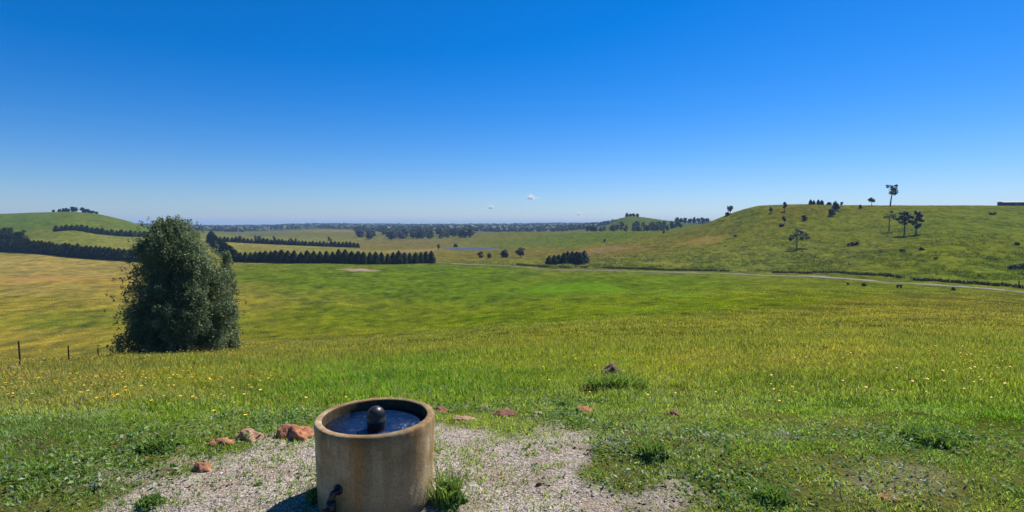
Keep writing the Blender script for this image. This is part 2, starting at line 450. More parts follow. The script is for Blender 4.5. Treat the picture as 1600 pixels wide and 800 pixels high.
# ---- ground material
def ground_material():
    m, nt, b = new_mat('pasture')
    L = nt.links
    geo = nd(nt, 'ShaderNodeNewGeometry'); pos = geo.outputs['Position']
    att = nd(nt, 'ShaderNodeAttribute', attribute_name='tint')
    att2 = nd(nt, 'ShaderNodeAttribute', attribute_name='mask')
    sep = nd(nt, 'ShaderNodeSeparateColor'); L.new(att2.outputs['Color'], sep.inputs[0])
    gravel, dist, tuss = sep.outputs[0], sep.outputs[1], sep.outputs[2]
    # pasture mottling at several sizes
    n1 = noise(nt, 0.06, 8, pos, .68); n2 = noise(nt, 0.35, 8, pos, .72); n3 = noise(nt, 9, 5, pos, .65); n4 = noise(nt, 60, 3, pos)
    c = mixc(nt, ramp(nt, n1, [(.36, 0.0), (.64, 1.0)]), att.outputs['Color'], mixc(nt, 1.0, att.outputs['Color'], (1.08, 1.0, 1.1), 'MULTIPLY'))
    dk = ramp(nt, n2, [(.34, (.66, .72, .8)), (.48, (.97, .98, 1)), (.68, (1.16, 1.10, .95))])
    c = mixc(nt, 1.0, c, dk, 'MULTIPLY')
    d3 = ramp(nt, n3, [(.28, (.55, .6, .5)), (.5, (1, 1, 1)), (.75, (1.3, 1.25, 1.2))])
    c = mixc(nt, .75, c, d3, 'MULTIPLY')
    # rough tussocky slope
    n5 = noise(nt, 0.38, 5, pos, .7)
    tk = ramp(nt, n5, [(.40, (.68, .72, .70)), (.5, (1, 1, 1)), (.62, (1.22, 1.2, 1.15))])
    c = mixc(nt, tuss, c, mixc(nt, 1.0, c, tk, 'MULTIPLY'))
    # gravel: pale pinkish chips with dark gaps
    vor = nd(nt, 'ShaderNodeTexVoronoi'); vor.inputs['Scale'].default_value = 62; L.new(pos, vor.inputs['Vector'])
    sepv = nd(nt, 'ShaderNodeSeparateColor'); L.new(vor.outputs['Color'], sepv.inputs[0])
    gcol = ramp(nt, sepv.outputs[0], [(0, (.24, .20, .165)), (.35, (.38, .33, .28)), (.7, (.48, .425, .37)), (1, (.60, .54, .48))])
    gap = ramp(nt, vor.outputs['Distance'], [(.0, (1, 1, 1)), (.55, (.8, .8, .8)), (.9, (.35, .33, .3))])
    gcol = mixc(nt, 1.0, gcol, gap, 'MULTIPLY')
    soil = ramp(nt, noise(nt, 2.2, 5, pos, .6), [(.35, (1.0, 1.0, 1.0)), (.65, (.78, .76, .70))])
    gcol = mixc(nt, 1.0, gcol, soil, 'MULTIPLY')
    soil2 = mixc(nt, ramp(nt, noise(nt, 1.3, 5, pos, .6), [(.52, 0.0), (.7, .7)]), gcol, (.20, .14, .09))
    c = mixc(nt, gravel, c, soil2)
    L.new(c, b.inputs['Base Color'])
    b.inputs['Roughness'].default_value = .95
    b.inputs['Specular IOR Level'].default_value = 0.0
    bm = nd(nt, 'ShaderNodeBump'); bm.inputs['Strength'].default_value = .5; bm.inputs['Distance'].default_value = .03
    hh = nd(nt, 'ShaderNodeMath', operation='ADD'); L.new(n3, hh.inputs[0]); L.new(n4, hh.inputs[1])
    L.new(hh.outputs[0], bm.inputs['Height'])
    bm2 = nd(nt, 'ShaderNodeBump'); bm2.inputs['Strength'].default_value = .7; bm2.inputs['Distance'].default_value = .5
    L.new(n2, bm2.inputs['Height']); L.new(bm.outputs[0], bm2.inputs['Normal'])
    L.new(bm2.outputs[0], b.inputs['Normal'])
    return m
M_ground = ground_material()

def blade_material(name, trans=.45, rough=.7, spec=.12, var=.25):
    m, nt, b = new_mat(name)
    att = nd(nt, 'ShaderNodeAttribute', attribute_name='tint')
    nt.links.new(att.outputs['Color'], b.inputs['Base Color'])
    b.inputs['Roughness'].default_value = rough; b.inputs['Specular IOR Level'].default_value = spec
    tr = nd(nt, 'ShaderNodeBsdfTranslucent')
    tc = mixc(nt, 1.0, att.outputs['Color'], (1.15, 1.2, .6), 'MULTIPLY')
    nt.links.new(tc, tr.inputs['Color'])
    mx = nd(nt, 'ShaderNodeMixShader'); mx.inputs[0].default_value = trans
    nt.links.new(b.outputs[0], mx.inputs[1]); nt.links.new(tr.outputs[0], mx.inputs[2])
    nt.links.new(mx.outputs[0], nt.nodes['Material Output'].inputs['Surface'])
    return m
M_blade = blade_material('grass_blades')
M_leafy = blade_material('broad_leaves', .35, .5, .25)

def leaf_material(name, base, light, spec=.35, rough=.5, trans=.25, scale=.35):
    m, nt, b = new_mat(name)
    geo = nd(nt, 'ShaderNodeNewGeometry')
    tc = nd(nt, 'ShaderNodeTexCoord')
    n = noise(nt, scale, 4, tc.outputs['Object'])
    fac = nd(nt, 'ShaderNodeMath', operation='ADD')
    rpi = nd(nt, 'ShaderNodeMath', operation='MULTIPLY'); rpi.inputs[1].default_value = .5
    nt.links.new(geo.outputs['Random Per Island'], rpi.inputs[0])
    sc = nd(nt, 'ShaderNodeMath', operation='MULTIPLY'); sc.inputs[1].default_value = .8
    nt.links.new(n, sc.inputs[0])
    nt.links.new(rpi.outputs[0], fac.inputs[0]); nt.links.new(sc.outputs[0], fac.inputs[1])
    c = ramp(nt, fac.outputs[0], [(.3, base), (.95, light)])
    nt.links.new(c, b.inputs['Base Color'])
    b.inputs['Roughness'].default_value = rough; b.inputs['Specular IOR Level'].default_value = spec
    tr = nd(nt, 'ShaderNodeBsdfTranslucent'); nt.links.new(c, tr.inputs['Color'])
    mx = nd(nt, 'ShaderNodeMixShader'); mx.inputs[0].default_value = trans
    nt.links.new(b.outputs[0], mx.inputs[1]); nt.links.new(tr.outputs[0], mx.inputs[2])
    nt.links.new(mx.outputs[0], nt.nodes['Material Output'].inputs['Surface'])
    return m
M_poplar = leaf_material('poplar_leaves', (.044, .074, .028), (.25, .32, .145), .35, .5, .42)
M_conif = leaf_material('conifer_needles', (.010, .018, .005), (.028, .044, .012), .05, .6, .05)
M_conifg = leaf_material('young_conifer_needles', (.016, .034, .010), (.035, .070, .018), .2, .6, .1)
M_gum = leaf_material('gum_leaves', (.022, .034, .022), (.055, .072, .045), .3, .5, .2)
M_pale = leaf_material('pale_gum_leaves', (.05, .07, .05), (.10, .12, .085), .3, .5, .2)
M_wood_far = leaf_material('woodland_leaves', (.026, .046, .024), (.085, .115, .045), .2, .6, .1, .02)
M_brush = leaf_material('dry_brush', (.06, .06, .03), (.13, .11, .055), .2, .7, .2)

def simple_mat(name, c1, c2, scale=8, rough=.8, spec=.3, bump=.3, dist=.01, stretch=None):
    m, nt, b = new_mat(name)
    tc = nd(nt, 'ShaderNodeTexCoord'); vec = tc.outputs['Object']
    if stretch:
        mp = nd(nt, 'ShaderNodeMapping'); mp.inputs['Scale'].default_value = stretch
        nt.links.new(vec, mp.inputs['Vector']); vec = mp.outputs[0]
    n = noise(nt, scale, 6, vec, .6)
    nt.links.new(ramp(nt, n, [(.3, c1), (.7, c2)]), b.inputs['Base Color'])
    b.inputs['Roughness'].default_value = rough; b.inputs['Specular IOR Level'].default_value = spec
    if bump:
        bm = nd(nt, 'ShaderNodeBump'); bm.inputs['Strength'].default_value = bump; bm.inputs['Distance'].default_value = dist
        nt.links.new(n, bm.inputs['Height']); nt.links.new(bm.outputs[0], b.inputs['Normal'])
    return m
M_bark = simple_mat('grey_bark', (.08, .07, .055), (.24, .21, .17), 5, .9, .2, .6, .03, (1, 1, .25))
M_post = simple_mat('rusty_post', (.045, .022, .016), (.13, .065, .045), 14, .85, .3, .4, .004, (1, 1, .2))
M_road = simple_mat('road_gravel', (.14, .12, .095), (.205, .175, .15), .6, .95, .2, .3, .02)
M_rock = simple_mat('red_rock', (.20, .065, .03), (.46, .22, .12), 16, .9, .2, 1.0, .03)
M_rockd = simple_mat('dark_red_rock', (.10, .04, .028), (.26, .12, .075), 9, .9, .25, .9, .02)
M_rockp = simple_mat('pale_brown_rock', (.20, .11, .07), (.44, .28, .19), 14, .9, .2, 1.0, .03)
M_earth = simple_mat('dug_earth', (.07, .045, .03), (.24, .16, .11), 12, .95, .1, .9, .02)
M_stone = simple_mat('field_stone', (.07, .07, .065), (.22, .20, .18), 2, .95, .2, .8, .1)
M_wire = simple_mat('galvanised_wire', (.12, .12, .12), (.2, .2, .2), 20, .6, .5, 0)
M_shedwall = simple_mat('shed_wall', (.05, .06, .075), (.09, .10, .12), 1, .6, .4, .1, .01)
M_shedroof = simple_mat('shed_roof', (.11, .13, .16), (.17, .19, .22), 1, .5, .5, .1, .01)
M_glass = simple_mat('dark_glass', (.015, .02, .03), (.03, .035, .05), 1, .1, .6, 0)
M_black = simple_mat('black_plastic', (.006, .006, .007), (.02, .02, .022), 14, .35, .5, .25, .004)
M_dome = simple_mat('wet_black_stone', (.006, .006, .007), (.035, .028, .022), 22, .38, .5, .5, .003)

# ------------------------------------------------------------------ ground sheet
def build_ground():
    azs = np.concatenate([np.radians(np.linspace(-180, -58, 60, endpoint=False)),
                          np.radians(np.linspace(-58, 58, 820, endpoint=False)),
                          np.radians(np.linspace(58, 180, 61))])
    rs = np.concatenate([[0.02], np.exp(np.linspace(math.log(.5), math.log(3.4), 30, endpoint=False)),
                         np.exp(np.linspace(math.log(3.4), math.log(9050), 900))])
    A, R = np.meshgrid(azs, rs, indexing='ij')
    X = R * np.sin(A); Y = R * np.cos(A); Z = H(X, Y)
    V = np.stack([X, Y, Z], -1).reshape(-1, 3)
    na, nr = A.shape
    i = np.arange(na - 1)[:, None] * nr + np.arange(nr - 1)[None, :]
    F = np.stack([i, i + 1, i + nr + 1, i + nr], -1).reshape(-1, 4)[:, ::-1]
    x, y = V[:, 0], V[:, 1]
    C = land_color(x, y)
    # darker thatch and soil under the standing grass of the meadow
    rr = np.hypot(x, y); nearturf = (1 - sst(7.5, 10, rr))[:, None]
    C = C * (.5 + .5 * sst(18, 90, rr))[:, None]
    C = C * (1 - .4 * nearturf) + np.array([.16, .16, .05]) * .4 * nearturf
    C = patches(x, y, C)
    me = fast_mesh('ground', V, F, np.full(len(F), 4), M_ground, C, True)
    px, d = px_d(x, y)
    mk = np.zeros((len(V), 4), np.float32)
    mk[:, 0] = gravel_mask(x, y)
    hill = sst(730, 950, px) * sst(-.02, .06, np.log(d) - np.log(np.interp(px, [600, 850, 1000, 1250, 1400, 1600, 1900], [330, 262, 246, 212, 178, 145, 130])))
    mk[:, 2] = np.clip(hill, 0, 1) * .9
    a2 = me.color_attributes.new('mask', 'FLOAT_COLOR', 'POINT'); a2.data.foreach_set('color', mk.ravel())
    o = link(bpy.data.objects.new('ground', me))
    tag(o, kind='structure')
build_ground()

# pond water
def build_pond():
    m, nt, b = new_mat('pond_water')
    b.inputs['Base Color'].default_value = (.045, .055, .075, 1); b.inputs['Roughness'].default_value = .4; b.inputs['Specular IOR Level'].default_value = .12
    b.inputs['IOR'].default_value = 1.33
    n = noise(nt, .8, 3, nd(nt, 'ShaderNodeNewGeometry').outputs['Position'])
    bm = nd(nt, 'ShaderNodeBump'); bm.inputs['Strength'].default_value = .4; bm.inputs['Distance'].default_value = .2
    nt.links.new(n, bm.inputs['Height']); nt.links.new(bm.outputs[0], b.inputs['Normal'])
    k = MB(); N = 72
    v = [(POND[0] + POND[2] * 1.12 * math.cos(2 * math.pi * i / N), POND[1] + POND[3] * 1.12 * math.sin(2 * math.pi * i / N), POND[4]) for i in range(N)]
    k.add(v, [tuple(range(N))])
    tag(k.build('pond_water', m), kind='structure')
build_pond()

# road: a raised gravel strip along surveyed points (px, distance), with width
def smooth_line(pts, n):
    pts = np.array(pts, float); t = np.arange(len(pts))
    return pchip(t, pts, np.linspace(0, len(pts) - 1, n))
road_img = [(676,409.6),(720,412),(780,416),(850,421),(920,423),(1000,424.6),(1080,427),(1160,428.6),(1240,431),(1300,433.5),(1360,438),(1420,443),(1480,447),(1540,451.5),(1600,456.5),(1700,466),(1800,475)]
def trace(imgpts, step=None):
    return [hit(px, py, 60)[:2] for px, py in imgpts]
road_pts = smooth_line(trace(road_img), 400)
for _ in range(3):
    _k = np.ones(41) / 41; _p = np.pad(road_pts, ((20, 20), (0, 0)), mode='reflect', reflect_type='odd')
    road_pts = np.stack([np.convolve(_p[:, q], _k, 'valid') for q in (0, 1)], -1)
def strip(name, pts, w0, w1, lift, mat):
    pts = np.array(pts); T = np.gradient(pts, axis=0); T /= np.linalg.norm(T, axis=1)[:, None]
    Nn = np.stack([-T[:, 1], T[:, 0]], -1)
    n = len(pts); W = np.linspace(w0, w1, n) / 2
    lanes = [-1.15, -1.0, -.5, 0, .5, 1.0, 1.15]; lift_ = [-.35, lift, lift + .03, lift + .05, lift + .03, lift, -.35]
    rows = []
    wob = (fbm(pts[:, 0] / 5, pts[:, 1] / 5, 61, 3) - .5) * .8
    for l, lf in zip(lanes, lift_):
        q = pts + Nn * (W * l + wob * (abs(l) > .4))[:, None]
        rows.append(np.column_stack([q, H(q[:, 0], q[:, 1]) + lf]))
    V = np.concatenate(rows); F = []
    for a_ in range(len(lanes) - 1):
        for i in range(n - 1):
            F.append((a_ * n + i, a_ * n + i + 1, (a_ + 1) * n + i + 1, (a_ + 1) * n + i))
    me = fast_mesh(name, V, np.array(F)[:, ::-1], np.full(len(F), 4), mat, None, True)
    return link(bpy.data.objects.new(name, me))
tag(strip('road', road_pts, 2.2, 3.6, .10, M_road), kind='structure')

# ------------------------------------------------------------------ scattered grass and leaves
def blades(P0, h, w, colr, lean, rs, seg=2):
    """P0 (n,3) roots; returns V, loops, counts, colours. seg 2: bent five-vertex blade; seg 1: single triangle"""
    n = len(P0)
    an = rs.uniform(0, 2 * math.pi, n)
    side = np.stack([np.cos(an), np.sin(an), np.zeros(n)], -1)
    ln = rs.uniform(0, 2 * math.pi, n)
    dr = np.stack([np.cos(ln), np.sin(ln), np.zeros(n)], -1) * (lean * rs.uniform(.3, 1.2, n))[:, None]
    up = np.array([0, 0, 1.0])
    w = w[:, None] * .5; hh = h[:, None]
    base_l = P0 - side * w; base_r = P0 + side * w
    tip = P0 + up * hh + dr * hh
    if seg == 1:
        V = np.stack([base_l, base_r, tip], 1).reshape(-1, 3)
        lo = np.arange(3 * n)
        C = np.repeat(colr, 3, 0).reshape(n, 3, 3)
        return V, lo, np.full(n, 3), C.reshape(-1, 3)
    mid = P0 + up * hh * .6 + dr * hh * .3
    V = np.stack([base_l, base_r, mid + side * w * .8, mid - side * w * .8, tip], 1).reshape(-1, 3)
    o = (np.arange(n) * 5)[:, None]
    lo = np.concatenate([o + np.array([0, 1, 2, 3]), o + np.array([3, 2, 4])], 1).ravel()
    ct = np.tile([4, 3], n)
    return V, lo, ct, np.repeat(colr, 5, 0)

def leafquads(Cn, size, rs, up=.5, aspect=.6, normals=None):
    """diamond leaves: (n,3) centres -> V, loops, counts"""
    n = len(Cn)
    N = rs.normal(size=(n, 3)) if normals is None else normals + rs.normal(size=(n, 3)) * .5
    N[:, 2] = N[:, 2] + up
    N /= np.linalg.norm(N, axis=1)[:, None]
    U = np.cross(N, rs.normal(size=(n, 3))); U /= np.linalg.norm(U, axis=1)[:, None]
    W = np.cross(N, U)
    s = np.asarray(size).reshape(-1, 1) * .5
    V = np.stack([Cn - U * s, Cn - W * s * aspect + N * s * .15, Cn + U * s, Cn + W * s * aspect + N * s * .15], 1).reshape(-1, 3)
    return V, np.arange(4 * n), np.full(n, 4)

def area_points(n, y0, y1, rs, tm=1.06):
    Y = np.sqrt(rs.uniform(0, 1, n) * (y1 * y1 - y0 * y0) + y0 * y0)
    t = rs.uniform(-tm, tm, n)
    return t * Y, Y

TANK = (-1.167, 4.60)
def build_grass():
    rs = np.random.default_rng(11)
    parts = []
    def zone(n, y0, y1, hm, wm, seg, lean=.5, fin=None, tm=1.2):
        X, Y = area_points(n, y0, y1, rs, tm)
        Yj = Y + (fbm(X / 3, Y / 3, 73, 3) - .5) * Y * .25
        soft = np.where(Yj < (fin or 0), sst(y0 * .98, fin or 1, Yj), 1.0) * (1 - sst(y1 * .62, y1 * .99, Yj))
        kk = rs.uniform(0, 1, n) < soft; X, Y = X[kk], Y[kk]
        # clump the points a little
        g = fbm(X / .35, Y / .35, 71, 3)
        gm = gravel_mask(X, Y)
        n = len(X); keep = rs.uniform(0, 1, n) < np.clip((g - .25) * 2.6, .15, 1) * (1 - .965 * sst(.1, .55, gm))
        sp = fbm(X / .6, Y / .6, 77, 3)
        keep |= (gm > .3) & (sp > .465) & (rs.uniform(0, 1, n) < .30)
        keep |= (gm > .3) & (fbm(X / .12, Y / .12, 79, 2) > .72)
        keep &= np.hypot(X - TANK[0], Y - TANK[1]) > .53
        X, Y, g, gm = X[keep], Y[keep], g[keep], gm[keep]
        # short worn turf by the gravel, long meadow past the rocks
        longg = sst(6.4, 13, Y + (fbm(X / 1.2, Y / 1.2, 81, 3) - .5) * 2.2 + np.abs(X + 1) * .10)
        hgt = .8 * (hm[0] * (1 - longg) + hm[1] * longg) * rs.uniform(.45, 1.3, len(X)) * (.6 + .8 * g)
        C = land_color(X, Y)
        patchn = fbm(X / 1.6, Y / 1.6, 91, 4)[:, None]
        v = rs.uniform(0, 1, len(X))[:, None]
        C = C * (.45 + 1.25 * rs.uniform(0, 1, (len(X), 1)) ** 1.3)
        C = C * (1 + (patchn - .5) * np.array([.9, .5, .5]))
        dry = (v > .80) & (rs.uniform(0, 1, (len(X), 1)) < .4 + 1.1 * longg[:, None])
        C = np.where(dry, C * .3 + np.array([.145, .135, .03]) * .7, C)
        worn = (1 - longg)[:, None]
        straw = (rs.uniform(0, 1, (len(X), 1)) < .12 * worn) & (patchn > .5)
        C = np.where(straw, np.array([.115, .10, .055]) * (.7 + .6 * v), C)
        grey = sst(.50, .66, fbm(X / .8, Y / .8, 95, 3))[:, None] * worn
        C = C * (1 - .2 * grey) + np.array([.12, .14, .045]) * .2 * grey
        C = C * (1 + .25 * worn)
        Z = H(X, Y)
        w = wm * rs.uniform(.6, 1.5, len(X))
        parts.append(blades(np.stack([X, Y, Z - .01], -1), hgt, w, np.clip(C * np.array([3.05, 3.05, 5.8]), 0, .75), np.full(len(X), lean), rs, seg))
    zone(450000, 2.2, 10, (.055, .13), .009, 2, .8, None, 1.55)
    zone(540000, 6.5, 21, (.07, .20), .014, 2, .6, 9)
    zone(430000, 14, 42, (.12, .24), .028, 1, .5, 20)
    zone(330000, 28, 85, (.12, .24), .055, 1, .5, 42)
    zone(260000, 55, 200, (.08, .16), .12, 1, .6, 95)
    off = 0; V = []; Lo = []; Ct = []; Cc = []
    for v, l, c, k in parts:
        V.append(v); Lo.append(l + off); Ct.append(c); Cc.append(k); off += len(v)
    me = fast_mesh('meadow_grass', np.concatenate(V), np.concatenate(Lo), np.concatenate(Ct), M_blade, np.concatenate(Cc))
    o = link(bpy.data.objects.new('grass', me))
    # ripe seed heads standing in the taller grass
    n = 90000
    Y = np.exp(rs.uniform(math.log(8), math.log(80), n)); X = rs.uniform(-1.06, 1.06, n) * Y
    k = (fbm(X / 2.2, Y / 2.2, 87, 3) > .40) & (Y + (fbm(X / 1.2, Y / 1.2, 81, 3) - .5) * 3 > 8.6); X, Y = X[k], Y[k]; n = len(X)
    P_ = np.stack([X, Y, H(X, Y) + rs.uniform(.06, .2, n)], -1)
    V, lo, ct = leafquads(P_, .012 + Y * .0011 * rs.uniform(.5, 1.4, n), rs, .1, .45)
    v = rs.uniform(0, 1, (n, 1)); C = np.array([.36, .21, .05]) * (1 - v) + np.array([.50, .40, .14]) * v
    C = np.where(rs.uniform(0, 1, (n, 1)) < .3, np.array([.10, .075, .03]), C)
    sme = fast_mesh('seed_heads', V, lo, ct, M_blade, np.repeat(C, 4, 0))
    tag(link(bpy.data.objects.new('seed_heads', sme)), 'tan seed heads scattered through the taller meadow grass', 'seed heads', kind='stuff')
    tag(o, 'yellow green meadow grass running down the slope around the concrete tank', 'grass', kind='stuff')
build_grass()

def build_weeds():
    """low broad-leaved weeds in the turf round the gravel: a mass nobody could count"""
    rs = np.random.default_rng(12)
    n = 210000
    X, Y = area_points(n, 3.6, 13, rs)
    dens = sst(.50, .64, fbm(X / .55, Y / .55, 101, 4))
    reg = np.zeros(n)
    for px, py, rx, ry, s in [(270,690,1.3,.7,1.0),(130,740,1.0,.5,.8),(1020,700,.95,1.0,1.0),(1035,692,.8,.5,1.0),(1080,760,1.1,.5,1.0),(1370,755,1.0,.7,.9),(1180,690,.7,.3,.8),(900,655,.8,.6,.8),(740,612,1.6,.9,.6),
                              (1500,690,1.5,.6,.9),(1350,760,1.4,.6,.6),(1130,690,.9,.6,.5),(420,655,.9,.4,.7),(1600,700,1.2,.6,.6),(830,630,1.3,.6,.7),(1230,790,.4,.3,1.0),(960,600,1.0,.9,.9),(600,640,2.0,.5,.5)]:
        x0, y0, _ = hit(px, py)
        q = np.hypot((X - x0) / rx, (Y - y0) / ry) + (fbm(X / .4, Y / .4, 103, 3) - .5) * .9
        reg = np.maximum(reg, s * (1 - sst(.5, 1.15, q)))
    for px in list(range(150, 480, 45)) + list(range(690, 1000, 45)):
        x0, y0, _ = hit(px, (np.interp(px, [150, 250, 320, 480], [745, 715, 695, 655]) if px < 500 else np.interp(px, [690, 850, 1000], [640, 645, 690])))
        q = np.hypot((X - x0) / .42, (Y - y0) / .34) + (fbm(X / .3, Y / .3, 109, 3) - .5) * 1.3
        reg = np.maximum(reg, 1 - sst(.4, 1.2, q))
    gm = gravel_mask(X, Y)
    pr = np.clip(reg * (.3 + dens) + .10 * dens * (Y < 9), 0, 1) * (1 - .8 * sst(.3, .8, gm)) + .22 * (gm > .4) * sst(.55, .66, fbm(X / .3, Y / .3, 105, 3))
    k = (rs.uniform(0, 1, n) < pr) & (np.hypot(X - TANK[0], Y - TANK[1]) > .54)
    X, Y, reg = X[k], Y[k], reg[k]
    mound = fbm(X / .22, Y / .22, 107, 3)
    Z = H(X, Y) + rs.uniform(0, 1, len(X)) * (.03 + .16 * reg * np.clip(mound - .3, 0, 1) * 2)
    V, lo, ct = leafquads(np.stack([X, Y, Z], -1), rs.uniform(.024, .066, len(X)), rs, .7, .5)
    v = rs.uniform(0, 1, (len(X), 1))
    C = np.array([.07, .15, .03]) * (1 - v) + np.array([.24, .36, .10]) * v
    silver = np.zeros(len(X))
    for px, py, rx, ry in [(1035,692,.7,.35),(1370,755,.9,.6),(1180,690,.6,.3),(1290,725,.5,.3),(700,775,.3,.2),(985,745,.3,.4),(180,770,.4,.3)]:
        x0, y0, _ = hit(px, py)
        silver = np.maximum(silver, 1 - sst(.5, 1.2, np.hypot((X - x0) / rx, (Y - y0) / ry) + (fbm(X / .4, Y / .4, 113, 3) - .5)))
    g = rs.uniform(0, 1, (len(X), 1)) < (.08 + .5 * silver)[:, None]
    C = np.where(g, np.array([.30, .35, .26]) * (.7 + .5 * v), C)
    me = fast_mesh('broadleaf_weeds', V, lo, ct, M_leafy, np.repeat(C, 4, 0))
    tag(link(bpy.data.objects.new('weeds', me)), 'dark green broad leaved weeds spread through the worn turf by the gravel', 'weeds', kind='stuff')
build_weeds()

def build_stones():
    rs = np.random.default_rng(13)
    n = 60000
    X, Y = area_points(n, 3.4, 7.6, rs, 1.0)
    gm = gravel_mask(X, Y)
    k = (rs.uniform(0, 1, n) < gm * .95) & (np.hypot(X - TANK[0], Y - TANK[1]) > .52)
    X, Y = X[k], Y[k]; n = len(X)
    P0 = np.stack([X, Y, H(X, Y) + .001], -1)
    s = rs.lognormal(math.log(.0062), .38, n)
    base = np.array([(1, 0, 0), (0, 1, 0), (-1, 0, 0), (0, -1, 0), (0, 0, .8), (0, 0, -.6)], float)
    V = base[None] * (1 + rs.uniform(-.3, .3, (n, 6, 1))) * s[:, None, None]
    an = rs.uniform(0, 6.28, n); ca, sa = np.cos(an)[:, None], np.sin(an)[:, None]
    V = np.stack([V[..., 0] * ca - V[..., 1] * sa, V[..., 0] * sa + V[..., 1] * ca, V[..., 2] + V[..., 0] * rs.uniform(-.4, .4, n)[:, None]], -1) + P0[:, None]
    Fb = np.array([(0, 1, 4), (1, 2, 4), (2, 3, 4), (3, 0, 4)])
    F = (np.arange(n) * 6)[:, None, None] + Fb[None]
    v = rs.uniform(0, 1, (n, 1))
    C = np.array([.29, .245, .205]) * (1 - v) + np.array([.59, .515, .45]) * v
    C = np.where(rs.uniform(0, 1, (n, 1)) < .08, np.array([.34, .17, .11]), C)
    C = np.where(rs.uniform(0, 1, (n, 1)) < .08, np.array([.10, .09, .08]), C)
    m, nt, b = new_mat('gravel_stone')
    att = nd(nt, 'ShaderNodeAttribute', attribute_name='tint'); nt.links.new(att.outputs['Color'], b.inputs['Base Color'])
    b.inputs['Roughness'].default_value = .9; b.inputs['Specular IOR Level'].default_value = .2
    me = fast_mesh('gravel_chips', V.reshape(-1, 3), F.reshape(-1), np.full(n * 4, 3), m, np.repeat(C, 6, 0))
    tag(link(bpy.data.objects.new('gravel', me)), 'pale pinkish grey gravel chips spread around the concrete tank', 'gravel', kind='stuff')
build_stones()

# tussocks on the rough slope behind the road
def build_tussocks():
    rs = np.random.default_rng(14)
    V = []; L_ = []; Ct = []; Cc = []; off = 0
    n = 9000
    px = rs.uniform(840, 1660, n)
    foot = np.interp(px, [840, 1000, 1250, 1400, 1600, 1900], [262, 246, 212, 184, 148, 134])
    d = foot * np.exp(np.abs(rs.normal(size=n)) * .28 + .02)
    X = (px - CXP) / F_PX * d; Y = d
    k = (fbm(X / 12, Y / 12, 111, 4) > .42) & (d < 420)
    X, Y = X[k], Y[k]
    m = 5; Xr = np.repeat(X, m) + rs.normal(size=len(X) * m) * .35; Yr = np.repeat(Y, m) + rs.normal(size=len(X) * m) * .35
    Z = H(Xr, Yr)
    v = rs.uniform(0, 1, (len(Xr), 1))
    C = land_color(Xr, Yr) * (.9 + .8 * v) * np.array([.95, 1, 1.15])
    a_ = blades(np.stack([Xr, Yr, Z - .05], -1), rs.uniform(.25, .75, len(Xr)), rs.uniform(.2, .5, len(Xr)), C, np.full(len(Xr), .7), rs, 1)
    me = fast_mesh('rough_tussocks', a_[0], a_[1], a_[2], M_blade, a_[3])
    tag(link(bpy.data.objects.new('tussocks', me)), 'rough grey green tussocks covering the foot of the hill behind the road', 'tussock grass', kind='stuff')
build_tussocks()

